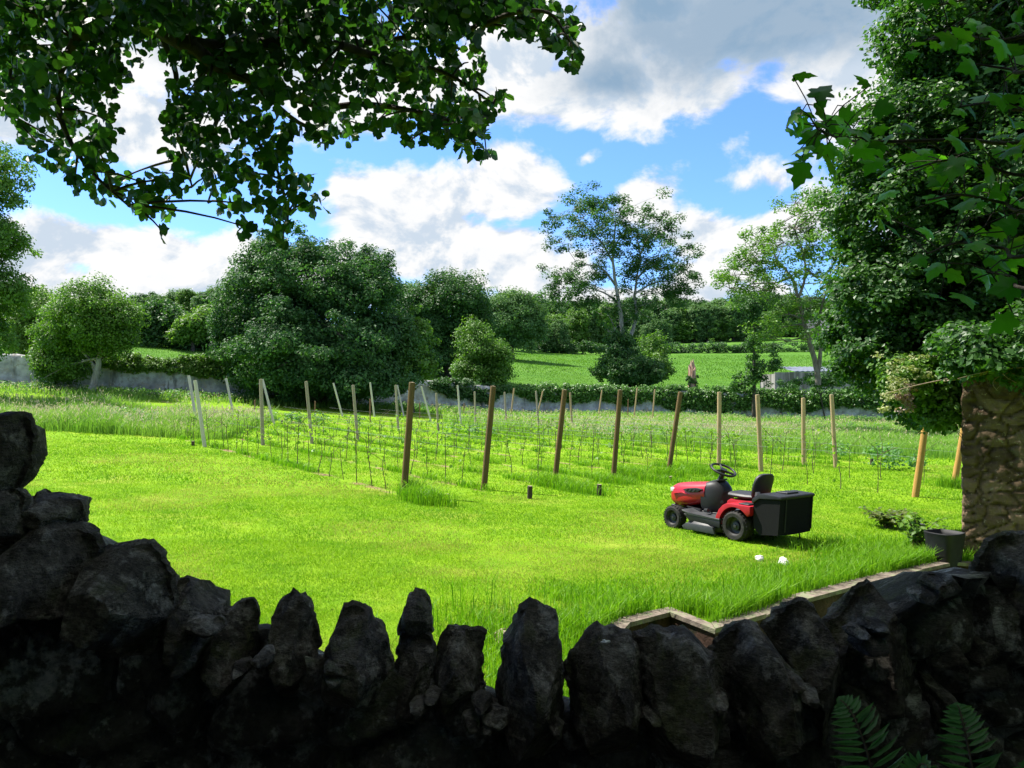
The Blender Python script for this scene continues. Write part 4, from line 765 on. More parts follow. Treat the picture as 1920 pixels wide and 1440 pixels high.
# ------------------------------------------------------------------ ride-on mower (x forward, y to its left, z up; origin under the rear axle)
def mower():
    RED = mat('red_paint', (.34, .007, .016), (.40, .010, .018), 4, .36, 0, None, .45, coat=.15); DRED = mat('red_plastic', (.36, .008, .016), rough=.45, spec=.4)
    BLK = mat('black_body', (.012, .0125, .013), (.018, .019, .020), 8, .5, .05, 60, .35); GRY = mat('grey_plastic', (.035, .038, .041), (.050, .053, .056), 8, .55, .1, 50, .4); RUB = mat('tyre_rubber', (.022, .022, .022), (.040, .038, .034), 12, .85, .3, 60, .2)
    RIM = mat('dark_rim', (.030, .031, .032), rough=.5, spec=.4); CLOTH = mat('collector_fabric', (.009, .0095, .010), (.014, .0145, .015), 90, .95, .25, 160, .1); SEATM = mat('seat_vinyl', (.018, .018, .019), (.026, .026, .027), 12, .5, .12, 90, .4)
    LENS = mat('headlight_lens', (.62, .64, .66), rough=.12, spec=.8); STEEL = mat('steel', (.35, .35, .35), rough=.35, metal=.9); DECK = mat('deck_paint', (.020, .021, .022), (.035, .034, .032), 14, .5, .1, 40, .4)
    a = ground_hit(1384, 1013); b = ground_hit(1265, 989); hd = nrm((b - a)[:2]); left = np.array((-hd[1], hd[0])); org = a[:2] - left * .37
    wb = float(np.linalg.norm((b - a)[:2])); print('wheelbase', wb, a, b)
    root = empty('ride_on_mower', (org[0], org[1], float(zg(*org))), 'red and black ride-on lawn mower with black grass box on the mown lawn', 'mower', rz=math.atan2(hd[1], hd[0]))
    def box(name, x0, x1, y0, y1, z0, z1, m, parent=root, bev=.012, taper=None, rot=None):
        bm = bmesh.new(); bmesh.ops.create_cube(bm, size=1)
        for v in bm.verts:
            t = 1.0 if (taper is None or v.co.z < 0) else taper; v.co = Vector(((x0 + x1) / 2 + v.co.x * (x1 - x0) * t, (y0 + y1) / 2 + v.co.y * (y1 - y0) * t, (z0 + z1) / 2 + v.co.z * (z1 - z0)))
        if bev: bmesh.ops.bevel(bm, geom=bm.edges[:], offset=bev, segments=3, affect='EDGES', profile=.6)
        if rot: bmesh.ops.rotate(bm, verts=bm.verts[:], cent=rot[0], matrix=Matrix.Rotation(rot[1], 3, 'Y'))
        return bmobj(name, bm, m, parent, True)
    def prism(name, prof, y0, y1, m, parent=root, bev=.01, inset=0):
        bm = bmesh.new(); A = [bm.verts.new((x, y0, z)) for x, z in prof]; B = [bm.verts.new((x, y1, z)) for x, z in prof]; n = len(prof)
        bm.faces.new(A); bm.faces.new(B[::-1])
        for i in range(n): bm.faces.new((A[i], B[i], B[(i + 1) % n], A[(i + 1) % n]))
        if bev: bmesh.ops.bevel(bm, geom=bm.edges[:], offset=bev, segments=2, affect='EDGES', profile=.6)
        return bmobj(name, bm, m, parent, True)
    def loft(name, secs, m, parent=root, n=28, p=3.2):
        """secs: (x, half width, z bottom, z top[, rise of the crown])"""
        mb = MB(); th = np.arange(n) / n * 6.2832; V = []
        for (x, hw, zb, zt) in secs:
            c, s = np.cos(th), np.sin(th); yy = np.sign(c) * np.abs(c) ** (2 / p) * hw; zz = np.sign(s) * np.abs(s) ** (2 / p); yy = yy * (1 - .12 * np.clip(zz, 0, 1)); V.append(np.stack((np.full(n, x), yy, (zb + zt) / 2 + zz * (zt - zb) / 2), -1))
        k = len(V); i = np.arange(k - 1)[:, None] * n; j = np.arange(n)[None]; j2 = (j + 1) % n
        mb.add(np.concatenate(V), np.stack((i + j, i + n + j, i + n + j2, i + j2), -1).reshape(-1, 4))
        for q, fl in ((0, 1), (k - 1, 0)):
            cv = np.concatenate((V[q], V[q].mean(0)[None])); jj = np.arange(n); f = np.stack((jj, (jj + 1) % n, np.full(n, n)), -1); mb.add(cv, f[:, ::-1] if fl else f)
        o = mb.obj(name, m, parent, True); o.data.set_sharp_from_angle(angle=math.radians(40)); return o
    F = wb
    # chassis, deck, steps
    box('chassis', -.25, F + .10, -.20, .20, .16, .30, BLK)
    loft('cutting_deck', [(.20, .30, .07, .20), (.26, .42, .06, .22), (.45, .49, .05, .225), (.70, .50, .05, .225), (.86, .42, .06, .21), (.92, .28, .08, .19)], DECK, p=5)
    for s in (1, -1):
        prism('deck_skirt', [(.28, .06), (.84, .06), (.88, .10), (.80, .155), (.32, .155)], s * .485, s * .525, GRY, bev=.008)
        prism('footplate', [(.24, .245), (.80, .255), (.92, .30), (.94, .325), (.80, .285), (.24, .275)], s * .16, s * .47, GRY, bev=.008)
        prism('step_side', [(.24, .15), (.78, .165), (.90, .27), (.80, .262), (.24, .25)], s * .44, s * .465, BLK, bev=.006)
    # bonnet
    hood = loft('bonnet', [(F + .26, .145, .40, .575), (F + .245, .185, .34, .615), (F + .18, .215, .315, .645), (F + .05, .235, .305, .665), (F - .15, .245, .335, .685), (F - .30, .245, .375, .700), (F - .44, .235, .43, .715)], RED, p=3.6)
    for s in (1, -1):
        o = prism('air_vent', [(F - .05, .575), (F - .12, .60), (F - .30, .625), (F - .42, .615), (F - .34, .565), (F - .16, .545)], s * .218, s * .262, BLK, hood, bev=.008)
        for q in range(3): prism('vent_fin', [(F - .12 - q * .07, .56), (F - .10 - q * .07, .56), (F - .15 - q * .07, .605), (F - .17 - q * .07, .605)], s * .250, s * .268, GRY, o, bev=0)
        prism('body_crease', [(F + .16, .495), (F - .02, .540), (F - .26, .500), (F - .02, .525)], s * .205, s * .252, DRED, hood, bev=.003)
        box('headlight', F + .155, F + .256, s * .150 - .050, s * .150 + .046, .515, .580, LENS, hood, bev=.018)
    prism('grille', [(F + .235, .36), (F + .268, .39), (F + .272, .50), (F + .235, .51)], -.15, .15, BLK, hood, bev=.008)
    box('front_bumper', F + .16, F + .235, -.20, .20, .285, .325, BLK, bev=.012)
    # dashboard and column
    dash = loft('dashboard', [(F - .38, .238, .30, .705), (F - .46, .232, .24, .735), (F - .56, .20, .24, .74), (F - .64, .165, .26, .68), (F - .68, .14, .28, .60)], BLK, p=4)
    box('gauge_panel', F - .60, F - .46, -.10, .10, .728, .752, GRY, dash, bev=.01, rot=((F - .53, 0, .735), .25))
    prism('side_cover', [(F - .36, .32), (F - .10, .34), (F - .20, .26), (F - .40, .25)], -.235, .235, BLK, bev=.01)
    mb = MB(); cx = F - .56; tube(mb, [(cx + .04, 0, .70), (cx - .005, 0, .80), (cx - .03, 0, .87)], [.048, .036, .03], 14); col_ = mb.obj('steering_column', BLK, root, smooth=True)
    sw = MB(); ax = nrm(np.array((-.42, 0, .9))); u = np.array((0, 1.0, 0)); v = np.cross(ax, u); c = np.array((cx - .04, 0, .895)); th = np.arange(41) / 40 * 6.2832; R = .178
    ring = c + R * (np.cos(th)[:, None] * u + np.sin(th)[:, None] * v); tube(sw, ring, .0165, 10, cap=False)
    for an in (.0, 2.09, 4.19): tube(sw, [c + ax * -.01, c + R * (math.cos(an) * u + math.sin(an) * v)], [.022, .014], 8)
    tube(sw, [c - ax * .03, c + ax * .016], [.042, .05], 16); sw.obj('steering_wheel', BLK, root, smooth=True)
    # seat base and wings
    prism('seat_base', [(-.20, .40), (.36, .40), (.33, .50), (.28, .53), (-.20, .53)], -.20, .20, DRED, bev=.02)
    for s in (1, -1):
        cx_, cz_, r0 = 0.0, .20, .265; arc = [(cx_ + r0 * math.cos(q), cz_ + r0 * math.sin(q)) for q in np.linspace(-.02, 2.5, 16)]
        prof = [(.285, .19)] + arc + [(-.26, .40), (-.26, .50), (.13, .505), (.20, .47), (.27, .40), (.32, .30), (.335, .21)]
        prism('mudguard', prof, s * .19, s * .455, DRED, bev=.012)
    box('fuel_cap_tray', -.20, -.03, .24, .40, .500, .520, BLK, bev=.008)
    st = MB(); sec = []                                                    # seat: cushion and back as padded shells
    seat = loft('seat', [(.36, .12, .56, .60), (.33, .185, .545, .625), (.20, .21, .545, .625), (.02, .205, .545, .62), (-.10, .17, .55, .62)], SEATM, p=4)
    bk = MB(); n = 30; th = np.arange(n) / n * 6.2832; V = []
    for z, hw, dx in ((.56, .13, -.02), (.60, .185, -.035), (.70, .20, -.055), (.80, .195, -.085), (.86, .175, -.105), (.895, .12, -.118), (.90, .05, -.12)):
        c_, s_ = np.cos(th), np.sin(th); V.append(np.stack((dx - .05 + np.sign(s_) * np.abs(s_) ** .6 * .042 - .05 * (np.abs(c_) < .8) * 0, np.sign(c_) * np.abs(c_) ** .6 * hw, np.full(n, z)), -1))
    k = len(V); i = np.arange(k - 1)[:, None] * n; j = np.arange(n)[None]; j2 = (j + 1) % n; bk.add(np.concatenate(V), np.stack((i + j, i + j2, i + n + j2, i + n + j), -1).reshape(-1, 4))
    for q in (0, k - 1): cv = np.concatenate((V[q], V[q].mean(0)[None])); jj = np.arange(n); bk.add(cv, np.stack((jj, (jj + 1) % n, np.full(n, n)), -1))
    sb = bk.obj('seat_back', SEATM, root, smooth=True)
    box('seat_bracket', -.155, -.115, .10, .17, .56, .66, mat('pale_bracket', (.42, .42, .42), rough=.5), sb, bev=.006)
    mb = MB(); tube(mb, [(.40, .24, .46), (.32, .32, .49), (.28, .37, .495)], .010, 8); tube(mb, [(.29, .355, .49), (.265, .385, .50)], .022, 10); mb.obj('lever', BLK, root, smooth=True)
    mb = MB(); tube(mb, [(.62, .17, .30), (.60, .30, .34)], .012, 8); tube(mb, [(.64, .30, .335), (.55, .34, .345)], .022, 8); mb.obj('pedal', BLK, root, smooth=True)
    # wheels
    def wheel(name, x, y, r, w, s):
        e = bpy.data.objects.new(name, None); COL.objects.link(e); e.parent = root; e.location = (x, y, r); e.empty_display_size = .1; n = 48; th = np.arange(n) / n * 6.2832
        def lathe(nm, prof, m):
            mb = MB(); V = [np.stack((rr * np.cos(th), np.full(n, yy * s), rr * np.sin(th)), -1) for rr, yy in prof]; k = len(V); i = np.arange(k - 1)[:, None] * n; j = np.arange(n)[None]; j2 = (j + 1) % n
            mb.add(np.concatenate(V), np.stack((i + j, i + j2, i + n + j2, i + n + j), -1).reshape(-1, 4)); return mb, V
        mb, V = lathe('tyre', [(r * .58, -w * .42), (r * .62, -w * .5), (r * .86, -w * .52), (r * .97, -w * .40), (r, -w * .2), (r, w * .2), (r * .97, w * .40), (r * .86, w * .52), (r * .64, w * .5), (r * .57, w * .42)], RUB)
        for q in range(26):                                               # tread lugs
            a0 = q / 26 * 6.2832
            for sg in (1, -1):
                P8 = []
                for rr in (r * .99, r * 1.025):
                    for (da, yy) in ((0, .03), (.09, .03), (.20, .44), (.11, .44)): aa = a0 + da + (.12 if sg < 0 else 0); P8.append((rr * math.cos(aa), sg * yy * w * s, rr * math.sin(aa)))
                mb.add(P8, np.array(((0, 1, 5, 4), (1, 2, 6, 5), (2, 3, 7, 6), (3, 0, 4, 7), (4, 5, 6, 7))))
        mb.obj('tyre', RUB, e, smooth=True).data.set_sharp_from_angle(angle=math.radians(35))
        mb, V = lathe('rim', [(r * .60, w * .44), (r * .56, w * .40), (r * .50, w * .15), (r * .30, w * .10), (r * .28, w * .26), (r * .12, w * .30), (r * .11, w * .36), (.001, w * .37)], RIM); mb.obj('rim', RIM, e, smooth=True).data.set_sharp_from_angle(angle=math.radians(35))
        mb = MB(); tube(mb, [(0, -s * w * .4, 0), (0, -s * (abs(y) - .12), 0)], .02, 8); mb.obj('axle', BLK, e, smooth=True)
    for s in (1, -1): wheel('rear_wheel', 0, s * .37, .205, .20, s); wheel('front_wheel', F, s * .36, .172, .15, s)
    # grass collector
    bag = bpy.data.objects.new('grass_box', None); COL.objects.link(bag); bag.parent = root; bag.empty_display_size = .1
    bm = bmesh.new(); prof = [(-.26, .58), (-.26, .22), (-.36, .135), (-.64, .165), (-.68, .63), (-.36, .63)]; ys = np.linspace(-.31, .38, 9); R_ = []
    for y in ys: bul = .012 * (1 - (y / .39) ** 2); R_.append([bm.verts.new((x - (bul if x < -.5 else 0), y, z - (bul if z < .2 else 0))) for x, z in prof])
    for a_, b_ in zip(R_[:-1], R_[1:]):
        for i in range(6): bm.faces.new((a_[i], a_[(i + 1) % 6], b_[(i + 1) % 6], b_[i]))
    bm.faces.new(R_[0]); bm.faces.new(R_[-1][::-1]); bmesh.ops.bevel(bm, geom=[e for e in bm.edges if e.calc_face_angle(0) > .5], offset=.018, segments=3, affect='EDGES'); bmobj('fabric_bag', bm, CLOTH, bag, True)
    prism('lid', [(-.24, .55), (-.25, .60), (-.34, .672), (-.40, .685), (-.69, .672), (-.71, .655), (-.70, .628), (-.36, .628), (-.27, .54)], -.33, .40, BLK, bag, bev=.012)
    box('lid_handle', -.60, -.42, -.12, .12, .676, .696, BLK, bag, bev=.008)
    mb = MB(); tube(mb, [(-.62, -.10, .17), (-.63, -.10, .08), (-.59, -.10, .06)], .009, 6); mb.obj('prop_leg', BLK, bag, smooth=True)
    for y in (-.28, .28): mb = MB(); tube(mb, [(-.672, y, .20), (-.702, y, .64)], .008, 6); mb.obj('frame_rib', BLK, bag, smooth=True)
    return root
mower()
# ------------------------------------------------------------------ trees
def E(px, py, rx, ry, d, rd=None, dd=0.0):
    """ellipsoid covering a patch of the picture at a distance"""
    c = P(px, py, d + dd); r = np.array((rx * d / K, (rd if rd is not None else rx * d / K), ry * d / K)); return c, r
def tree(name, label, cat, base, ells, m, bark, n_cl, n_leaf, cr, leaf, seed, trunk_r=.2, limbs=9, lean=(0, 0), tmpl=RHOMB, group=None, inner=.35, lo=.62, trunk_top=None, extra=None, flat=.75, up=.45, rough=True):
    rng = np.random.default_rng(seed); base = np.asarray(base, float); root = empty(name, base, label, cat, group); ells = list(ells); n0 = len(ells)
    if rough:
        for _ in range(int(n0 * 2.2) + 4):                                # smaller boughs that break up the outline
            c, r = ells[rng.integers(n0)]; q = rdir(rng, 1)[0]; q[2] = abs(q[2]) * .9 - .25; ells.append((c + q * r * rng.uniform(.78, .98), r * rng.uniform(.22, .44)))
    cen, out = shell(ells, n_cl, rng, lo); ni = int(n_cl * inner)
    if ni:
        c2, o2 = shell(ells, ni, rng, .2, .65); cen = np.concatenate((cen, c2)); out = np.concatenate((out, o2))
    zmin = float(zg(base[0], base[1])) + .15; cen[:, 2] = np.maximum(cen[:, 2], zmin + rng.random(len(cen)) * .3)
    lb = MB(); crs = cr * rng.uniform(.65, 1.35, len(cen)); clump_leaves(lb, cen - base, out, crs, n_leaf, leaf, rng, tmpl, flat, up)
    if extra: extra(lb, base, rng)
    lb.obj('crown', m, root)
    c0 = np.mean([e[0] for e in ells], 0) if trunk_top is None else np.asarray(trunk_top, float); tb = MB()
    mid = (base + c0) / 2 + np.array((lean[0], lean[1], 0)); tp = bez(base - base + (0, 0, -.3), mid - base, c0 - base, 12); tube(tb, tp + rng.normal(size=tp.shape) * trunk_r * .12, trunk_r * np.linspace(1.15, .35, 12), 9)
    for k in rng.choice(len(cen), min(limbs, len(cen)), replace=False):
        s = rng.integers(4, 11); a = tp[s]; e = cen[k] - base; tube(tb, bez(a, (a + e) / 2 + (0, 0, np.linalg.norm(e - a) * .12), e, 8), trunk_r * np.linspace(.42, .06, 8), 6)
    tb.obj('trunk', bark, root, smooth=True); return root
def gb(px, d, off=0.0):
    x = (px - CX) / K * d; return np.array((x, d, float(zg(x, d)) + off))
# left side
tree('tree', 'rounded green tree with a pale leaning trunk before the grey wall on the left', 'tree', gb(166, 50), [E(168, 590, 76, 62, 50), E(200, 632, 48, 40, 50), E(125, 615, 50, 62, 50.5), E(212, 600, 34, 44, 49.5), E(118, 690, 44, 36, 50.5), E(95, 650, 36, 40, 51)], LF_MID, PALEBARK, 430, 120, .66, .15, 201, .24, 8, lean=(.4, 0), trunk_top=P(190, 630, 50))
tree('tree', 'lighter bushy tree behind the wall, left of the rounded tree', 'tree', gb(85, 58), [E(88, 600, 52, 58, 58), E(60, 640, 45, 45, 58), E(110, 655, 40, 40, 58)], LF_LIGHT, BARK, 260, 100, .74, .18, 202, .2, 5)
tree('tree', 'tall tree cut by the left edge of the picture, its boughs reaching into the sky', 'tree', (-27.5, 37, float(zg(-27.5, 37))), [E(-35, 330, 74, 85, 37, 2.2), E(-28, 445, 76, 52, 37, 2.2), E(-22, 545, 66, 58, 37, 2.2), E(-30, 640, 42, 42, 37, 2), E(-130, 420, 100, 240, 38, 3)], LF_MID, BARK, 700, 90, .52, .14, 203, .28, 14)
# the big dark tree and its neighbours
tree('tree', 'huge dark bluish green tree with a wide dome crown left of the middle', 'tree', gb(600, 55), [E(575, 540, 150, 92, 55), E(480, 590, 88, 95, 55), E(455, 655, 60, 70, 55), E(660, 560, 96, 80, 55), E(610, 650, 170, 80, 54), E(715, 650, 80, 72, 54.5), E(540, 480, 75, 40, 55), E(700, 520, 52, 48, 56), E(620, 712, 165, 34, 53.5), E(480, 690, 60, 45, 54)], LF_BLUE, BARK, 1150, 130, .76, .20, 204, .55, 12, inner=.4)
tree('bush', 'bright green bush at the lower right skirt of the huge dark tree', 'bush', gb(775, 55.5), [E(775, 640, 40, 52, 54.5), E(765, 690, 50, 36, 54.5)], LF_MID, BARK, 130, 70, .55, .22, 205, .1, 4)
tree('tree', 'dark round tree standing right of the huge tree, second tallest', 'tree', gb(845, 80), [E(838, 572, 84, 58, 80), E(790, 590, 50, 60, 80), E(800, 640, 66, 70, 80), E(880, 630, 46, 80, 80), E(860, 560, 50, 45, 80)], LF_DARK, BARK, 460, 130, 1.0, .23, 206, .4, 8)
tree('tree', 'grey green rounded tree behind, at the left end of the open field', 'tree', gb(960, 120), [E(962, 594, 54, 48, 120), E(925, 605, 40, 46, 120), E(985, 620, 34, 38, 120)], LF_FAR, BARK, 300, 110, 1.35, .32, 207, .4, 6)
tree('tree', 'small light green tree rising behind the wall at the field corner', 'tree', gb(912, 66), [E(905, 660, 44, 44, 66), E(885, 625, 24, 24, 66), E(930, 690, 36, 40, 66), E(885, 700, 34, 34, 66)], LF_MID, BARK, 230, 110, .66, .17, 208, .16, 5)
tree('tree', 'small light tree standing on the lit grass bank left of the huge tree', 'tree', gb(362, 79), [E(362, 615, 34, 22, 79), E(385, 602, 26, 24, 79), E(345, 628, 22, 14, 79)], LF_LIGHT, BARK, 110, 60, .8, .3, 209, .2, 5)
# sparse trees with traced limbs
def sparse(name, label, d, base_px, limbs, clumps, m, bark, n_leaf, cr, leaf, seed, r0, depth=1.6, tmpl=RHOMB):
    rng = np.random.default_rng(seed); base = gb(base_px, d); root = empty(name, base, label, 'tree'); tb = MB(); pts = []; rr = []
    for (poly, ra, rb) in limbs:
        j = rng.normal() * depth * .4; n = len(poly); dz = np.linspace(0, 1, n) * j; p = np.array([P(x, y, d + dz[i]) for i, (x, y) in enumerate(poly)]) - base; s = spline(p, 5); s += rng.normal(size=s.shape) * rb * .5
        tube(tb, s, np.linspace(ra, rb, len(s)), 7); pts.append(s); rr.append(np.linspace(ra, rb, len(s)))
    A = np.concatenate(pts); R = np.concatenate(rr); cen = []
    for (x, y, s) in clumps:
        c = P(x, y, d + rng.normal() * depth * .6) - base; k = np.argmin(np.linalg.norm(A - c, axis=1) + (A[:, 2] > c[2] + .3) * 1.5); a = A[k]
        tube(tb, bez(a, (a * .45 + c * .55) + (0, 0, .10 * np.linalg.norm(c - a)), c, 7), np.linspace(min(R[k] * .7, .07), .015, 7), 5)
        for q in range(max(2, int(7 * s))):
            e = c + rng.normal(size=3) * np.array((1.0, 1.0, .6)) * cr * s * 1.25; tube(tb, bez(c, (c + e) / 2 + (0, 0, .08), e, 4), np.linspace(.02, .008, 4), 4); cen.append(e)
    tb.obj('trunk', bark, root, smooth=True); cen = np.array(cen); lb = MB(); clump_leaves(lb, cen, np.tile((0, 0, 1.0), (len(cen), 1)), cr * .62 * rng.uniform(.6, 1.3, len(cen)), n_leaf, leaf, rng, tmpl, .7, .6); lb.obj('crown', m, root); return root
L8 = [([(1177, 722), (1178, 690), (1174, 650), (1166, 615), (1162, 575), (1154, 530), (1148, 480), (1152, 440), (1156, 405)], .34, .06), ([(1172, 660), (1184, 625), (1194, 590), (1190, 560), (1194, 520), (1204, 470), (1222, 432)], .24, .05),
      ([(1154, 535), (1130, 505), (1100, 497), (1065, 512)], .14, .03), ([(1148, 490), (1128, 455), (1098, 425), (1066, 402)], .13, .03), ([(1150, 470), (1165, 440), (1180, 418)], .10, .03), ([(1196, 520), (1222, 495), (1252, 475)], .12, .03),
      ([(1191, 550), (1222, 532), (1250, 528), (1290, 540)], .12, .03), ([(1160, 570), (1135, 550), (1100, 540), (1055, 540)], .11, .03), ([(1201, 480), (1195, 445), (1200, 412)], .09, .03), ([(1178, 700), (1160, 650), (1150, 610), (1140, 590)], .10, .03)]
C8 = [(1062, 402, 1), (1078, 388, .9), (1097, 381, .9), (1100, 402, 1), (1128, 396, 1), (1085, 425, .9), (1052, 455, .7), (1062, 445, .6), (1118, 428, 1.1), (1150, 402, 1.2), (1140, 415, 1), (1172, 408, 1), (1185, 428, 1), (1200, 402, .9), (1160, 445, 1), (1135, 455, .9), (1200, 440, 1), (1226, 428, 1), (1215, 455, 1), (1240, 455, .9), (1252, 472, 1), (1232, 480, 1), (1262, 492, .9), (1245, 505, 1), (1262, 512, .8), (1205, 495, .9), (1175, 480, .8), (1185, 510, .7),
      (1080, 505, 1), (1058, 512, .9), (1048, 530, .9), (1050, 548, .8), (1088, 525, 1), (1112, 512, .8), (1118, 532, 1), (1098, 548, .9), (1135, 545, .8), (1225, 525, 1), (1252, 532, 1), (1275, 532, .9), (1292, 545, .8), (1240, 550, .9), (1262, 552, .7), (1215, 550, .8), (1190, 535, .6), (1138, 578, .8), (1118, 566, .7), (1150, 600, .8), (1140, 622, .7), (1205, 590, .6), (1212, 570, .7), (1085, 560, .6), (1170, 460, .8), (1110, 450, .7), (1225, 505, .7)]
sparse('tree', 'tall open tree with pale forked trunk and gappy crown beyond the ivy wall', 82, 1177, L8, C8, LF_DARK, PALEBARK, 112, 1.42, .23, 211, .32)
tree('bush', 'dark conical mound of ivy and bramble round the foot of the tall open tree', 'bush', gb(1175, 79), [E(1172, 695, 62, 36, 79), E(1165, 665, 40, 34, 79), E(1190, 700, 50, 30, 79), E(1160, 640, 22, 26, 79)], LF_DARK, BARK, 330, 70, .55, .22, 212, .15, 5)
tree('bush', 'leafy green regrowth above the ivy mound beside the pale forked trunk', 'bush', gb(1215, 84), [E(1228, 655, 24, 28, 86), E(1225, 690, 34, 26, 84)], LF_MID, BARK, 120, 46, .75, .26, 218, .08, 5, inner=.1)
L9 = [([(1534, 722), (1531, 690), (1518, 645), (1507, 600), (1497, 560), (1484, 520), (1462, 497), (1430, 490), (1395, 500)], .16, .025), ([(1534, 700), (1539, 650), (1536, 600), (1548, 550), (1560, 500)], .12, .03), ([(1497, 560), (1510, 515), (1505, 470), (1490, 430), (1505, 395)], .08, .02), ([(1484, 520), (1455, 530), (1415, 532), (1375, 542)], .06, .015),
      ([(1462, 497), (1450, 470), (1448, 445)], .05, .015), ([(1508, 500), (1535, 520), (1562, 498), (1575, 470)], .07, .02), ([(1507, 600), (1480, 590), (1450, 598)], .05, .015), ([(1490, 430), (1530, 400), (1550, 380)], .05, .015)]
C9 = [(1368, 540, .8), (1382, 525, .8), (1385, 500, 1), (1402, 485, .8), (1400, 468, .8), (1420, 492, .9), (1410, 515, .8), (1412, 540, .8), (1435, 505, .8), (1442, 470, .9), (1425, 455, .7), (1450, 442, .9), (1470, 455, .8), (1478, 425, .9), (1500, 400, 1), (1488, 385, .8), (1520, 385, 1), (1545, 375, 1), (1512, 435, .9), (1530, 415, .9), (1550, 430, 1), (1540, 460, .9), (1495, 460, .7), (1465, 525, .8), (1440, 545, .8), (1485, 560, .8), (1450, 598, .8), (1465, 615, .7), (1500, 585, .7), (1520, 560, .8), (1548, 530, .9), (1560, 560, 1), (1550, 590, 1), (1478, 590, .7), (1530, 610, .8), (1560, 470, 1), (1510, 480, .6), (1570, 620, 1), (1478, 640, .6), (1460, 575, .6)]
sparse('tree', 'slender open tree with a curved trunk and layered leaf sprays beside the big right tree', 42, 1534, L9, C9, LF_MID, MIDBARK, 76, .85, .145, 213, .16, .9)
def column(label, px, d, py0, py1, w, m, seed, extra=()):
    rng = np.random.default_rng(seed); base = gb(px, d); root = empty('tree', base, label, 'tree'); tb = MB(); top = P(px, py0, d) - base; tube(tb, bez((0, 0, -.2), top * .5 + (.1, 0, 0), top, 8), np.linspace(.18, .05, 8), 7); tb.obj('trunk', BARK, root, smooth=True)
    n = 90; y = rng.uniform(py0, py1, n); cen = np.array([P(px + rng.normal() * w * (.5 + .7 * (q - py0) / (py1 - py0)), q, d + rng.normal() * w * d / K) for q in y] + [P(x + rng.normal() * r * .5, yy + rng.normal() * r * .4, d + rng.normal() * .3) for x, yy, r in extra for _ in range(9)]) - base
    lb = MB(); clump_leaves(lb, cen, rdir(rng, len(cen)), .36, 52, .17, rng); lb.obj('crown', m, root)
column('thin ivy clad tree, a dark green column left of the grey shed', 1413, 62, 560, 722, 8, LF_DARK, 214, [(1440, 670, 22), (1455, 685, 18), (1400, 715, 24), (1380, 720, 18), (1430, 705, 20), (1420, 590, 22), (1400, 575, 16), (1440, 600, 20), (1435, 560, 16)])
tree('bush', 'bramble bush over the shed wall at the foot of the slender open tree', 'bush', gb(1550, 60), [E(1540, 714, 34, 14, 60), E(1580, 698, 40, 32, 60), E(1480, 718, 24, 10, 60)], LF_DARK, BARK, 70, 60, .42, .18, 219, .06, 3)
# dead stump
def stump():
    d = 70; rng = np.random.default_rng(8); base = gb(1298, d); root = empty('tree_stump', base, 'broken reddish tree stump with ivy on one side, standing in the field', 'stump'); n = 18; th = np.arange(n) / n * 6.283; V = []; hs = np.linspace(-.3, 1, 9); hh = P(1298, 668, d)[2] - base[2]
    jag = .72 + .28 * np.exp(-((th - 1.3) / 1.0) ** 2) + rng.normal(size=n) * .05
    for h in hs: r = (.42 - .12 * max(h, 0)) * (1 + .1 * np.sin(th * 3) + rng.normal(size=n) * .05); V.append(np.stack((r * np.cos(th), r * np.sin(th), h * hh * np.where(h > .6, jag, 1)), -1))
    i = np.arange(8)[:, None] * n; j = np.arange(n)[None]; j2 = (j + 1) % n; mb = MB().add(np.concatenate(V), np.stack((i + j, i + j2, i + n + j2, i + n + j), -1).reshape(-1, 4)); cv = np.concatenate((V[-1], [(0, 0, hh * .7)])); mb.add(cv, np.stack((np.arange(n), (np.arange(n) + 1) % n, np.full(n, n)), -1))
    mb.obj('trunk', mat('rotten_wood', (.22, .12, .08), (.48, .34, .26), 3, .95, .8, 12, .1, stretch=(1, 1, .3)), root); m = 46; a = rng.normal(size=m) * .9 - 2.1; cen = np.stack((np.cos(a) * .42, np.sin(a) * .42, rng.uniform(-.1, .62, m) * hh), -1); lb = MB(); clump_leaves(lb, cen, rdir(rng, m), .2, 40, .14, rng); lb.obj('ivy', LF_DARK, root)
stump()
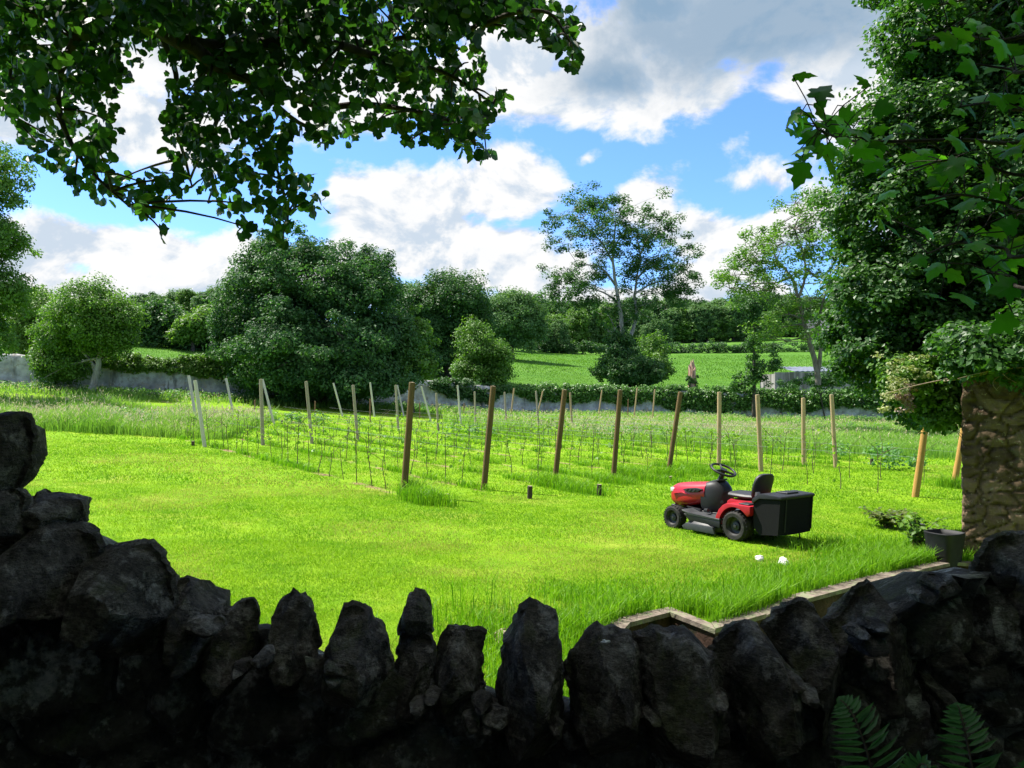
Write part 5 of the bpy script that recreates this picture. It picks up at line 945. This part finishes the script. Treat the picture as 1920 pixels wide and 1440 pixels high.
# grey shed and far roof
def shed():
    CONC = mat('stained_concrete', (.19, .19, .17), (.31, .30, .28), 1.2, .95, .3, 9, .1, stretch=(2.2, 1, .25), c3=(.12, .125, .10)); ROOF = mat('grey_roof', (.09, .11, .15), (.13, .15, .19), 2, .8, .1, 12, .4); d = 70
    a, b = P(1453, 698, d), P(1690, 700, d); z0 = float(zg(a[0], d)) - .5; root = empty('shed', (a[0], d, z0), 'low grey concrete shed with a bluish sheet roof beyond the ivy wall', 'shed'); L = b[0] - a[0]; hw = a[2] - z0; bm = bmesh.new()
    for q in range(9):
        x0, x1 = L * q / 9 + .015, L * (q + 1) / 9 - .015; bmesh.ops.create_cube(bm, size=1, matrix=Matrix.Translation(((x0 + x1) / 2, .1, hw / 2)) @ Matrix.Diagonal((x1 - x0, .16, hw + .04 * (q % 2), 1)))
    bmesh.ops.create_cube(bm, size=1, matrix=Matrix.Translation((L / 2, 2.4, hw / 2 - .08)) @ Matrix.Diagonal((L - .2, 4.3, hw - .1, 1))); bmobj('wall', bm, CONC, root)
    bm = bmesh.new(); x0 = (1490 - 1453) / K * d; N = 40
    for q in range(N):
        xa, xb = x0 + (L - x0) * q / N, x0 + (L - x0) * (q + 1) / N; h = .05 * (q % 2)
        v = [bm.verts.new(c) for c in ((xa, .0, hw + .08 + h), (xb, .0, hw + .08 + .05 - h), (xb, 4.6, hw + .62 + .05 - h), (xa, 4.6, hw + .62 + h), (xa, 0, hw + .03), (xb, 0, hw + .03))]; bm.faces.new(v[:4]); bm.faces.new((v[4], v[5], v[1], v[0]))
    bmobj('roof', bm, ROOF, root)
    d = 215; root = empty('house', gb(1542, d), 'distant grey roofed house behind the slender open tree', 'house'); hh = P(1542, 598, d)[2] - root.location.z; bm = bmesh.new(); bmesh.ops.create_cube(bm, size=1, matrix=Matrix.Translation((0, 3, hh * .3)) @ Matrix.Diagonal((5.4, 6, hh * .6, 1))); bmobj('wall', bm, mat('pale_house_wall', (.10, .10, .10), (.14, .135, .13), 1, .9), root)
    bm = bmesh.new(); v = [bm.verts.new(c) for c in ((-3, -.4, hh * .58), (3, -.4, hh * .58), (3, 3, hh), (-3, 3, hh), (3, 6.4, hh * .58), (-3, 6.4, hh * .58))]
    for f in ((0, 1, 2, 3), (3, 2, 4, 5), (0, 3, 5), (1, 4, 2), (0, 5, 4, 1)): bm.faces.new([v[k] for k in f])
    bmobj('roof', bm, mat('slate_roof', (.08, .085, .10), (.12, .125, .14), 3, .8), root)
shed()
# woods on the rising ground: a few crowns, copied
def wood_proto(seed, m, w=4.2, h=10.0):
    rng = np.random.default_rng(seed); e = []; 
    for k in range(7): a = rng.uniform(0, 6.28); q = rng.random() * w * .5; e.append((np.array((math.cos(a) * q, math.sin(a) * q, h * rng.uniform(.42, .74))), np.array((w * rng.uniform(.45, .62), w * rng.uniform(.45, .62), h * rng.uniform(.18, .27)))))
    e.append((np.array((0, 0, h * .32)), np.array((w * .85, w * .85, h * .32)))); root = empty('woodland_tree', (0, 0, 0), '-', 'tree'); cen, out = shell(e, 210, rng, .6); cen[:, 2] = np.maximum(cen[:, 2], .5)
    lb = MB(); clump_leaves(lb, cen, out, .95 * rng.uniform(.6, 1.4, len(cen)), 62, .40, rng); lb.obj('crown', m, root); tb = MB(); tube(tb, [(0, 0, -.6), (.1, 0, h * .3), (0, .1, h * .7)], [.32, .25, .1], 7); tb.obj('trunk', BARK, root, smooth=True); return root
WP = [wood_proto(300, LF_FAR), wood_proto(301, LF_DARK), wood_proto(302, LF_FAR, 3.6, 10), wood_proto(303, LF_MID, 3.8, 10)]; wused = set(); wr = np.random.default_rng(55)
def wood(px, top, d, q, label, group, wscale=1.0, off=0.0):
    b = gb(px, d); hh = P(px, top, d)[2] - b[2]; s = hh / 8.9
    if q in wused: o = copy_tree(WP[q])
    else: o = WP[q]; wused.add(q)
    o.location = b; ws = s * wscale * wr.uniform(.92, 1.15); o.scale = (ws, ws, s); o.rotation_euler = (0, 0, wr.uniform(0, 6.28)); o['label'] = label; o['group'] = group
for (px, top, d, q) in ((-110, 545, 112, 1), (-60, 550, 116, 0), (-10, 548, 112, 0), (25, 552, 106, 1), (62, 538, 112, 0), (110, 570, 118, 2), (150, 566, 116, 0), (205, 572, 118, 1), (245, 562, 114, 0), (275, 548, 118, 1), (300, 553, 112, 0), (330, 546, 118, 0), (360, 545, 114, 3), (392, 540, 112, 0), (425, 545, 110, 1), (470, 560, 112, 0), (520, 560, 114, 1)):
    wood(px, top, d, q, 'dark tree of the wood behind the left part of the wall', 'wood behind the left part of the garden wall', .95)
for (px, top, d, q) in ((225, 592, 87, 2), (258, 580, 88, 0), (300, 572, 88, 0), (330, 580, 86, 3), (398, 570, 87, 3), (285, 610, 84, 2), (240, 618, 84, 0), (315, 615, 84, 1)): wood(px, top, d, q, 'lower tree at the edge of the left wood, above the lit grass bank', 'trees at the edge of the left wood', 1.15)
for (px, top, d, q) in ((760, 530, 125, 0), (900, 556, 150, 1), (940, 548, 165, 0), (985, 552, 190, 1), (1010, 558, 200, 1), (1035, 560, 210, 0), (1060, 562, 215, 1), (1088, 566, 220, 0), (1112, 562, 225, 1), (1140, 566, 225, 0), (1168, 562, 225, 1), (1195, 558, 230, 0), (1222, 556, 230, 1), (1250, 556, 230, 0), (1278, 562, 235, 1)):
    wood(px, top, d, q, 'dark tree of the skyline wood behind the open field', 'far wood on the skyline behind the field')
for (px, top, d, q) in ((1305, 566, 250, 0), (1330, 562, 255, 1), (1358, 560, 250, 0), (1385, 552, 245, 1), (1412, 548, 245, 0), (1440, 545, 245, 1), (1468, 552, 240, 0), (1495, 556, 240, 1), (1525, 556, 235, 0), (1555, 560, 230, 1), (1590, 555, 230, 0), (1630, 555, 230, 1), (1680, 555, 230, 0)):
    wood(px, top, d, q, 'dark tree of the skyline wood behind the slender open tree', 'far wood on the right skyline')
for (px, top, d, q) in ((1035, 590, 176, 3), (1052, 606, 172, 2), (1078, 580, 190, 3), (1102, 572, 195, 2), (1128, 576, 196, 3), (1022, 612, 172, 0), (1222, 600, 176, 0), (1240, 606, 176, 2), (1205, 590, 180, 2)): wood(px, top, d, q, 'lighter low tree at the hedge line beyond the field', 'low trees at the field hedge')
for (px, top, d, q) in ((1258, 585, 222, 2), (1280, 580, 222, 3), (1302, 577, 222, 2), (1326, 576, 222, 2), (1350, 575, 222, 3), (1374, 576, 222, 2), (1396, 578, 222, 2), (1418, 584, 222, 3), (1440, 590, 222, 2)): wood(px, top, d, q, 'round light topped tree of the copse right of the tall open tree', 'copse beyond the hedge', 1.25)
def hedge(name, label, pts, d, hgt, m, seed, n, cr=.8):
    rng = np.random.default_rng(seed); x = rng.uniform((pts[0] - CX) / K * d, (pts[1] - CX) / K * d, n); y = d + rng.normal(size=n) * .8 + .02 * x; z = zg(x, y) + rng.uniform(.1, 1, n) * hgt * (.6 + .7 * vnoise(x, x * 0, .25, seed)); mb = MB()
    clump_leaves(mb, np.stack((x, y, z), -1), np.tile((0, -.4, .7), (n, 1)), cr, 44, .36, rng); tag(mb.obj(name, m), label, 'hedge')
hedge('hedge', 'dense dark thicket along the foot of the left wood, above the lit grass bank', (205, 425), 82, 4.2, LF_DARK, 403, 420, .85)
hedge('hedge', 'dark field hedge along the top edge of the open field', (1000, 1640), 170, 2.3, LF_DARK, 401, 520)
hedge('hedge', 'clipped dark hedge between the two bright strips of field left of the tall open tree', (1060, 1260), 205, 2.8, LF_FAR, 402, 160)
# ------------------------------------------------------------------ right: beech, shrub, sycamore boughs; overhead tree; added unseen hedge behind
def beech():
    d = 11.6; ells = [E(1765, 80, 100, 110, d, 1.3), E(1715, 235, 90, 70, d, 1.1), E(1850, 40, 160, 120, d - .6, 1.3), E(1880, 90, 215, 190, d, 2.0), E(1830, 280, 220, 160, d, 1.9), E(1760, 420, 185, 150, d, 1.8), E(1745, 540, 175, 120, d, 1.8), E(1740, 640, 150, 85, d, 1.7), E(1930, 450, 200, 260, d, 2.2), E(1760, 690, 95, 45, d, 1.3), E(2080, 200, 330, 420, d + .8, 2.6), E(1960, -160, 300, 200, d, 2.4), E(1650, 560, 85, 80, d, 1.2), E(1640, 390, 80, 90, d, 1.1), E(1640, 290, 66, 50, d, 1.0), E(1640, 650, 78, 70, d, 1.0), E(1740, 735, 90, 62, d + .3, 1.0), E(1690, 600, 120, 90, d, 1.2), E(1890, 640, 130, 66, 9.2, .6), E(1850, 676, 70, 36, 9.0, .35), E(1930, 672, 70, 44, 8.9, .4)]
    base = np.array((8.6, 12.6, float(zg(8.6, 12.6))))
    def sprays(lb, b, rng):
        for (x0, y0, x1, y1, k) in ((1720, 60, 1655, 15, 26), (1715, 110, 1672, 70, 22), (1700, 150, 1650, 125, 24), (1680, 190, 1600, 165, 30), (1660, 215, 1565, 172, 34), (1640, 480, 1560, 470, 26), (1640, 600, 1562, 590, 26), (1620, 330, 1545, 345, 22), (1600, 640, 1560, 668, 22), (1760, 760, 1700, 790, 20)):
            t = rng.random(k) ** .8; pos = np.stack([P(x0 + (x1 - x0) * q + rng.normal() * 6, y0 + (y1 - y0) * q + rng.normal() * 6, d + rng.normal() * .25) for q in t]) - b; scatter(lb, OVATE, pos, rdir(rng, k), rdir(rng, k) + np.array((0, 0, .8)), rng.uniform(.05, .085, k), rng.random(k))
    tree('beech_tree', 'big leafy tree filling the right edge, its dark boughs hanging to the stone pier', 'tree', base, ells, LF_BEECH, BARK, 2900, 86, .27, .072, 501, .34, 40, tmpl=(RHOMB[0] * np.array((1, 1.15, 1)), RHOMB[1]), trunk_top=P(1960, 120, d), extra=sprays, flat=.5, up=.7, inner=.45, rough=False)
beech()
def shrub():
    d = 10.4; root = tree('flowering_shrub', 'shrub with creamy blossom sprays left of the stone pier, under the dark boughs', 'shrub', (7.1, 11.2, float(zg(7.1, 11.2))), [E(1705, 705, 46, 48, d, .4), E(1750, 745, 52, 44, d, .4), E(1775, 680, 40, 50, d, .4), E(1755, 785, 26, 14, d, .25)], LF_MID, MIDBARK, 210, 42, .13, .07, 511, .03, 14, tmpl=OVATE, inner=.3, lean=(1.0, 0), rough=False)
    rng = np.random.default_rng(4); base = np.array(root.location); mb = MB(); cen = np.array([P(rng.normal() * 26 + 1690, rng.normal() * 26 + 715, d - .42 + rng.normal() * .08) for _ in range(34)]) - base; clump_leaves(mb, cen, np.tile((0, -.6, .6), (34, 1)), .085, 24, .040, rng, flat=.5)
    mb.obj('blossom', leafmat('cream_blossom', (.22, .26, .10), (.40, .42, .22), .3), root)
    mb = MB(); cen = np.array([P(rng.normal() * 10 + 1702, rng.normal() * 16 + 752, d - .42) for _ in range(14)]) - base; clump_leaves(mb, cen, np.tile((0, -.6, .6), (14, 1)), .07, 22, .045, rng); mb.obj('dead_blossom', leafmat('withered_blossom', (.22, .14, .11), (.40, .30, .28), .2), root)
    r2 = tree('bush', 'small round green bush against the pier, right of the orange post', 'bush', (6.9, 11.5, float(zg(6.9, 11.5))), [E(1770, 770, 36, 32, 10.9, .3)], LF_BEECH, BARK, 60, 42, .14, .07, 512, .02, 5, tmpl=OVATE, lean=(.8, 0))
shrub()
def sycamore():
    """boughs of a near sycamore with large lobed leaves; its trunk stands to the right of the view"""
    rng = np.random.default_rng(21); base = np.array((3.4, .9, .28)); root = empty('sycamore_tree', base, 'near tree at the right with large lobed leaves on long thin boughs', 'tree'); tb = MB(); lb = MB(); fork = np.array((3.15, 1.2, 3.6))
    tube(tb, spline([(0, 0, -.3), (-.05, .05, 1.2), (-.1, .15, 2.4), fork - base, (-.3, .5, 5.0), (-.2, .7, 6.5)], 4), np.linspace(.2, .07, 21), 10)
    boughs = [([(1955, 262), (1800, 262), (1640, 266), (1585, 262), (1550, 250), (1532, 242)], 2.15, [(1.0, 0)], 40), ([(1960, 60), (1860, 75), (1780, 60), (1740, 75)], 2.0, [], 16), ([(1960, 200), (1880, 190), (1800, 200)], 1.9, [], 14), ([(1960, 395), (1880, 380), (1800, 365), (1740, 375)], 2.0, [], 16), ([(1960, 470), (1880, 465), (1800, 455), (1740, 475)], 1.9, [], 18), ([(1960, 330), (1860, 315), (1780, 300), (1700, 320)], 2.1, [], 18), ([(1960, -20), (1860, -10), (1760, 10)], 2.2, [], 14), ([(1965, 545), (1900, 520), (1850, 510)], 1.8, [], 10), ([(1965, 130), (1900, 130), (1830, 120)], 1.8, [], 10)]
    for poly, d, _, n in boughs:
        q_ = [P(x, y, d + (.12 * math.sin(x))) - base for x, y in poly]; st = np.array((-.1, .2, np.clip(q_[0][2] + rng.uniform(-.2, .5), 1.6, 4.6))); p = spline([st, st * .62 + q_[0] * .38 + rng.normal(size=3) * .10 + (0, 0, .12), st * .25 + q_[0] * .75 + rng.normal(size=3) * .06] + q_, 6); tube(tb, p, np.linspace(.008, .0025, len(p)), 6)
        k0 = 18; idx = np.concatenate((rng.integers(k0, len(p), n), rng.integers(3, k0, 26))); n += 26; q = p[idx] + rng.normal(size=(n, 3)) * np.array((.05, .09, .055)); pet = q + np.stack((rng.normal(size=n) * .03, rng.normal(size=n) * .03, rng.uniform(-.05, .05, n)), -1)
        for a, b in zip(p[idx], pet): tube(tb, [a, (a + b) / 2 + (0, 0, .01), b], .0016, 4, cap=False)
        tg = np.stack((rng.normal(size=n) * .6 - .2, rng.normal(size=n) * .5, rng.uniform(-.9, .25, n)), -1); nm = np.stack((rng.normal(size=n) * .5, rng.normal(size=n) * .6 - .3, rng.uniform(.2, 1, n)), -1)
        scatter(lb, MAPLE, pet, tg, nm, rng.uniform(.038, .072, n), rng.random(n))
    hang = [(1475, 240, 1480, 285), (1520, 245, 1530, 300), (1508, 305, 1514, 370), (1552, 270, 1552, 315), (1500, 215, 1530, 240), (1560, 215, 1620, 235), (1600, 240, 1660, 235), (1530, 205, 1555, 180), (1730, 290, 1760, 340), (1775, 310, 1760, 370), (1740, 365, 1770, 425), (1715, 480, 1735, 525), (1710, 60, 1730, 20), (1708, 95, 1712, 130), (1640, 200, 1700, 215), (1690, 235, 1740, 225), (1760, 195, 1790, 190), (1870, 510, 1880, 575), (1845, 190, 1880, 250), (1900, 420, 1870, 380), (1800, 430, 1830, 470), (1790, 60, 1760, 100)]
    for (x0, y0, x1, y1) in hang:
        d = 2.1 + rng.normal() * .08; a = P(x0, y0, d) - base; b = P(x1, y1, d + rng.normal() * .04) - base; L = np.linalg.norm(b - a); nm = np.array((rng.normal() * .6, -.9, rng.normal() * .5 + .2)); scatter(lb, MAPLE, a[None], (b - a)[None], nm[None], np.array((L * .72,)), rng.random(1)); tube(tb, [a, a + (.02, .01, .03), a + (.05, .03, .035)], .0016, 4, cap=False)
    tb.obj('trunk', BARK, root, smooth=True)
    # unseen rest of its crown, trimmed to let skylight onto the stones
    n = 5200; c = np.array((3.6, .4, 6.0)) + rdir(rng, n) * rng.random(n)[:, None] ** .4 * np.array((2.6, 2.8, 2.0)); k = c[:, 2] > H + .52 * np.maximum(c[:, 1], .3) + .35; k |= c[:, 0] > .75 * c[:, 1] + 1.2; c = c[k]; c = c[(c[:, 2] > 3.6) & (c[:, 0] > 1.9 + .35 * np.maximum(c[:, 1], 0))]; n = len(c); scatter(lb, MAPLE, c - base, rdir(rng, n), rdir(rng, n) + np.array((0, 0, .8)), rng.uniform(.12, .2, n), rng.random(n)); lb.obj('crown', LF_MAPLE, root)
sycamore()
def overhead():
    rng = np.random.default_rng(31); base = np.array((-4.9, 2.0, .28)); root = empty('lime_tree', base, 'overhanging tree with round leaves and dark limbs across the top left', 'tree'); tb = MB(); lb = MB(); fork = np.array((-4.3, 2.3, 3.7))
    tube(tb, spline([(0, 0, -.3), (.1, .05, 1.2), (.3, .15, 2.4), fork - base, (.9, .3, 5.2), (1.2, .4, 7.5)], 4), np.linspace(.34, .10, 21), 12)
    limbs = [([(40, -110), (200, -5), (290, 45), (360, 85), (430, 90), (520, 82), (640, 85), (760, 70), (850, 40)], 4.2, .055), ([(360, 85), (410, 125), (470, 150), (540, 178), (610, 200), (680, 195), (760, 205), (840, 225), (890, 270)], 4.1, .035), ([(200, -5), (150, 60), (110, 150), (120, 240), (170, 320), (240, 385)], 4.0, .026), ([(410, 125), (425, 190), (470, 250), (520, 320), (540, 400)], 4.3, .020), ([(300, 60), (330, 140), (330, 230), (350, 310), (360, 350)], 4.2, .018),
             ([(640, 85), (720, 110), (800, 125), (860, 150), (925, 195)], 4.0, .022), ([(760, 70), (880, 55), (960, 25), (1030, 25), (1070, 80)], 4.0, .018), ([(470, 150), (560, 230), (640, 250), (700, 240)], 4.4, .016), ([(40, -110), (10, 40), (20, 130), (5, 210)], 4.1, .02), ([(420, 190), (390, 280), (400, 340), (390, 380)], 4.4, .014)]
    A = []
    for k, (poly, d, r) in enumerate(limbs):
        pts = [P(x, y, d + .25 * math.sin(x * .011 + k)) - base for x, y in poly]
        if k == 0: pts = [fork - base] + pts
        s = spline(pts, 5); tube(tb, s, np.linspace(r * (1.5 if k == 0 else 1), .005, len(s)), 7); A.append(s)
    A = np.concatenate(A)
    blobs = []
    for y, xs, r in ((-15, range(-20, 1000, 62), 44), (28, (15, 75, 140, 210, 270, 340, 400, 460, 530, 600, 660, 720, 780, 830), 42), (78, (10, 70, 130, 190, 250, 330, 390, 450, 510, 580, 640, 700, 760, 820), 40), (128, (25, 90, 150, 200, 345, 405, 450, 520, 590, 650, 710, 770, 830, 868), 36), (182, (15, 85, 140, 190, 330, 380, 440, 500, 560, 620, 690, 750, 800, 850), 34), (232, (60, 110, 165, 205, 325, 380, 430, 480, 530, 600, 650, 705, 775, 830, 885), 29), (285, (85, 130, 180, 340, 385, 430, 480, 525), 31), (338, (150, 190, 225, 285, 325, 400, 450, 500, 545, 575), 27), (382, (245, 275, 300, 430, 475, 515, 560, 585), 22), (425, (450, 510, 540), 16)):
        for x in xs: blobs.append((x + rng.normal() * 6, y + rng.normal() * 6, r))
    blobs += [(880, 15, 26), (890, 50, 18), (985, 60, 18), (1020, 50, 22), (1075, 60, 16), (1068, 100, 12), (930, 20, 26), (965, 15, 28), (1000, 35, 26), (1035, 20, 24), (1062, 40, 22), (1072, 85, 15), (1040, 75, 16), (1074, 118, 12), (960, 55, 16), (905, 205, 22), (930, 190, 16), (940, 178, 12), (890, 280, 16), (912, 288, 12), (870, 262, 16), (905, 245, 14), (530, 450, 10), (845, 210, 22), (303, 432, 6), (268, 400, 9), (655, 262, 10), (770, 262, 10)]
    holes = [(236, 215, 34), (300, 255, 26), (262, 160, 22), (215, 300, 18), (395, 225, 12), (480, 195, 12), (20, 60, 14), (130, 78, 12), (285, 30, 10), (720, 18, 16), (690, 125, 18), (870, 110, 22), (815, 165, 14), (560, 265, 24), (340, 390, 10), (250, 320, 14), (65, 330, 16)]
    twc = []
    for (x, y, r) in blobs:
        d = 4.15 + rng.normal() * .28; c = P(x, y, d) - base; k = np.argmin(np.linalg.norm(A - c, axis=1)); L = np.linalg.norm(A[k] - c)
        if L < 1.1: tube(tb, bez(A[k], (A[k] + c) / 2 + (0, 0, .04), c, 5), np.linspace(.008, .003, 5), 4)
        n = max(2, int(r * r * .020 * (3.5 if y < 140 else 2.7) * (rng.uniform(.9, 1.3) if x > 840 else rng.uniform(.4, 1.25)) + (1 if r < 12 else 0))); q = rng.random(n) ** .5 * r; a = rng.uniform(0, 6.283, n); X, Y = x + np.cos(a) * q, y + np.sin(a) * q; ok = np.ones(n, bool)
        for hx, hy, hr in holes: ok &= (X - hx) ** 2 + (Y - hy) ** 2 > hr * hr * rng.uniform(.3, 1.1, n)
        X, Y = X[ok], Y[ok]; n = len(X)
        if n == 0: continue
        pos = np.stack([P(X[i], Y[i], d + rng.normal() * .16) for i in range(n)]) - base; tg = np.stack((rng.normal(size=n) * .6, rng.normal(size=n) * .6, rng.uniform(-1.1, .3, n)), -1); nm = np.stack((rng.normal(size=n) * .7, rng.normal(size=n) * .8 - .3, rng.uniform(-.2, 1, n)), -1)
        hf = rng.random(n) < .5; sz = rng.uniform(.034, .072, n); rn = rng.random(n) ** 1.5
        scatter(lb, ROUND, pos[hf], tg[hf], nm[hf], sz[hf], rn[hf], width=sz[hf] * rng.uniform(.75, 1.05, hf.sum())); scatter(lb, LOBED, pos[~hf], tg[~hf], nm[~hf], sz[~hf] * 1.05, rn[~hf])
    tb.obj('trunk', BARK, root, smooth=True)
    # unseen rest of the crown, shaped along the sun direction to shade the wall
    n = 56000; c = np.stack((rng.uniform(-10.5, 3.2, n), rng.uniform(-6.5, 4.6, n), rng.uniform(4.3, 8.6, n)), -1); dome = ((c[:, 0] + 3.6) / 7.2) ** 2 + ((c[:, 1] + 1) / 5.8) ** 2 + ((c[:, 2] - 5.2) / 3.4) ** 2; k = (dome < 1) & (c[:, 0] < .10 * c[:, 1] - .25) & (c[:, 2] > H + .50 * np.maximum(c[:, 1], 0) + .45 + .06 * np.maximum(c[:, 1], 0)) & (vnoise(c[:, 0], c[:, 1], .9, 44) + rng.random(n) * .5 > .42); hh = c[:, 2] - 1.3; xs_, ys_ = c[:, 0] + .573 * hh, c[:, 1] - .305 * hh; k &= ((xs_ > -2.6) & (xs_ < 2.9) & (ys_ > -4.5) & (ys_ < 3.0)) | (rng.random(n) < .04); c = c[k]; n = len(c)
    scatter(lb, ROUND, c - base, rdir(rng, n), rdir(rng, n) + np.array((0, 0, .9)), rng.uniform(.16, .28, n), rng.random(n)); lb.obj('crown', LF_OVER, root)
overhead()
def shade_hedge():  # unseen hedge added behind the camera to darken the wall's near face
    rng = np.random.default_rng(41); n = 3200; th = rng.uniform(-.30, math.pi + .30, n); R = 7.2 + rng.random(n) * 1.2; x = -R * np.cos(th) * 1.15; y = .6 - R * np.sin(th) * .62; z = rng.uniform(.3, 8.5, n); k = np.abs(x) > .9 * y + 2; x, y, z, n = x[k], y[k], z[k], k.sum(); mb = MB(); clump_leaves(mb, np.stack((x, y, z), -1), np.tile((0, 1, .3), (n, 1)), .50, 26, .24, rng); tag(mb.obj('hedge', LF_DARK), 'tall dark unseen hedge added behind the view to shade the stone wall', 'hedge')
shade_hedge()
print('FACES', sum(len(o.data.polygons) for o in bpy.data.objects if o.type == 'MESH'))
for o_ in bpy.data.objects:
    if o_.parent is None and 'label' in o_ and len(o_['label'].replace('-', ' ').split()) > 16: print('LONG', o_.name, len(o_['label'].split()), o_['label'])
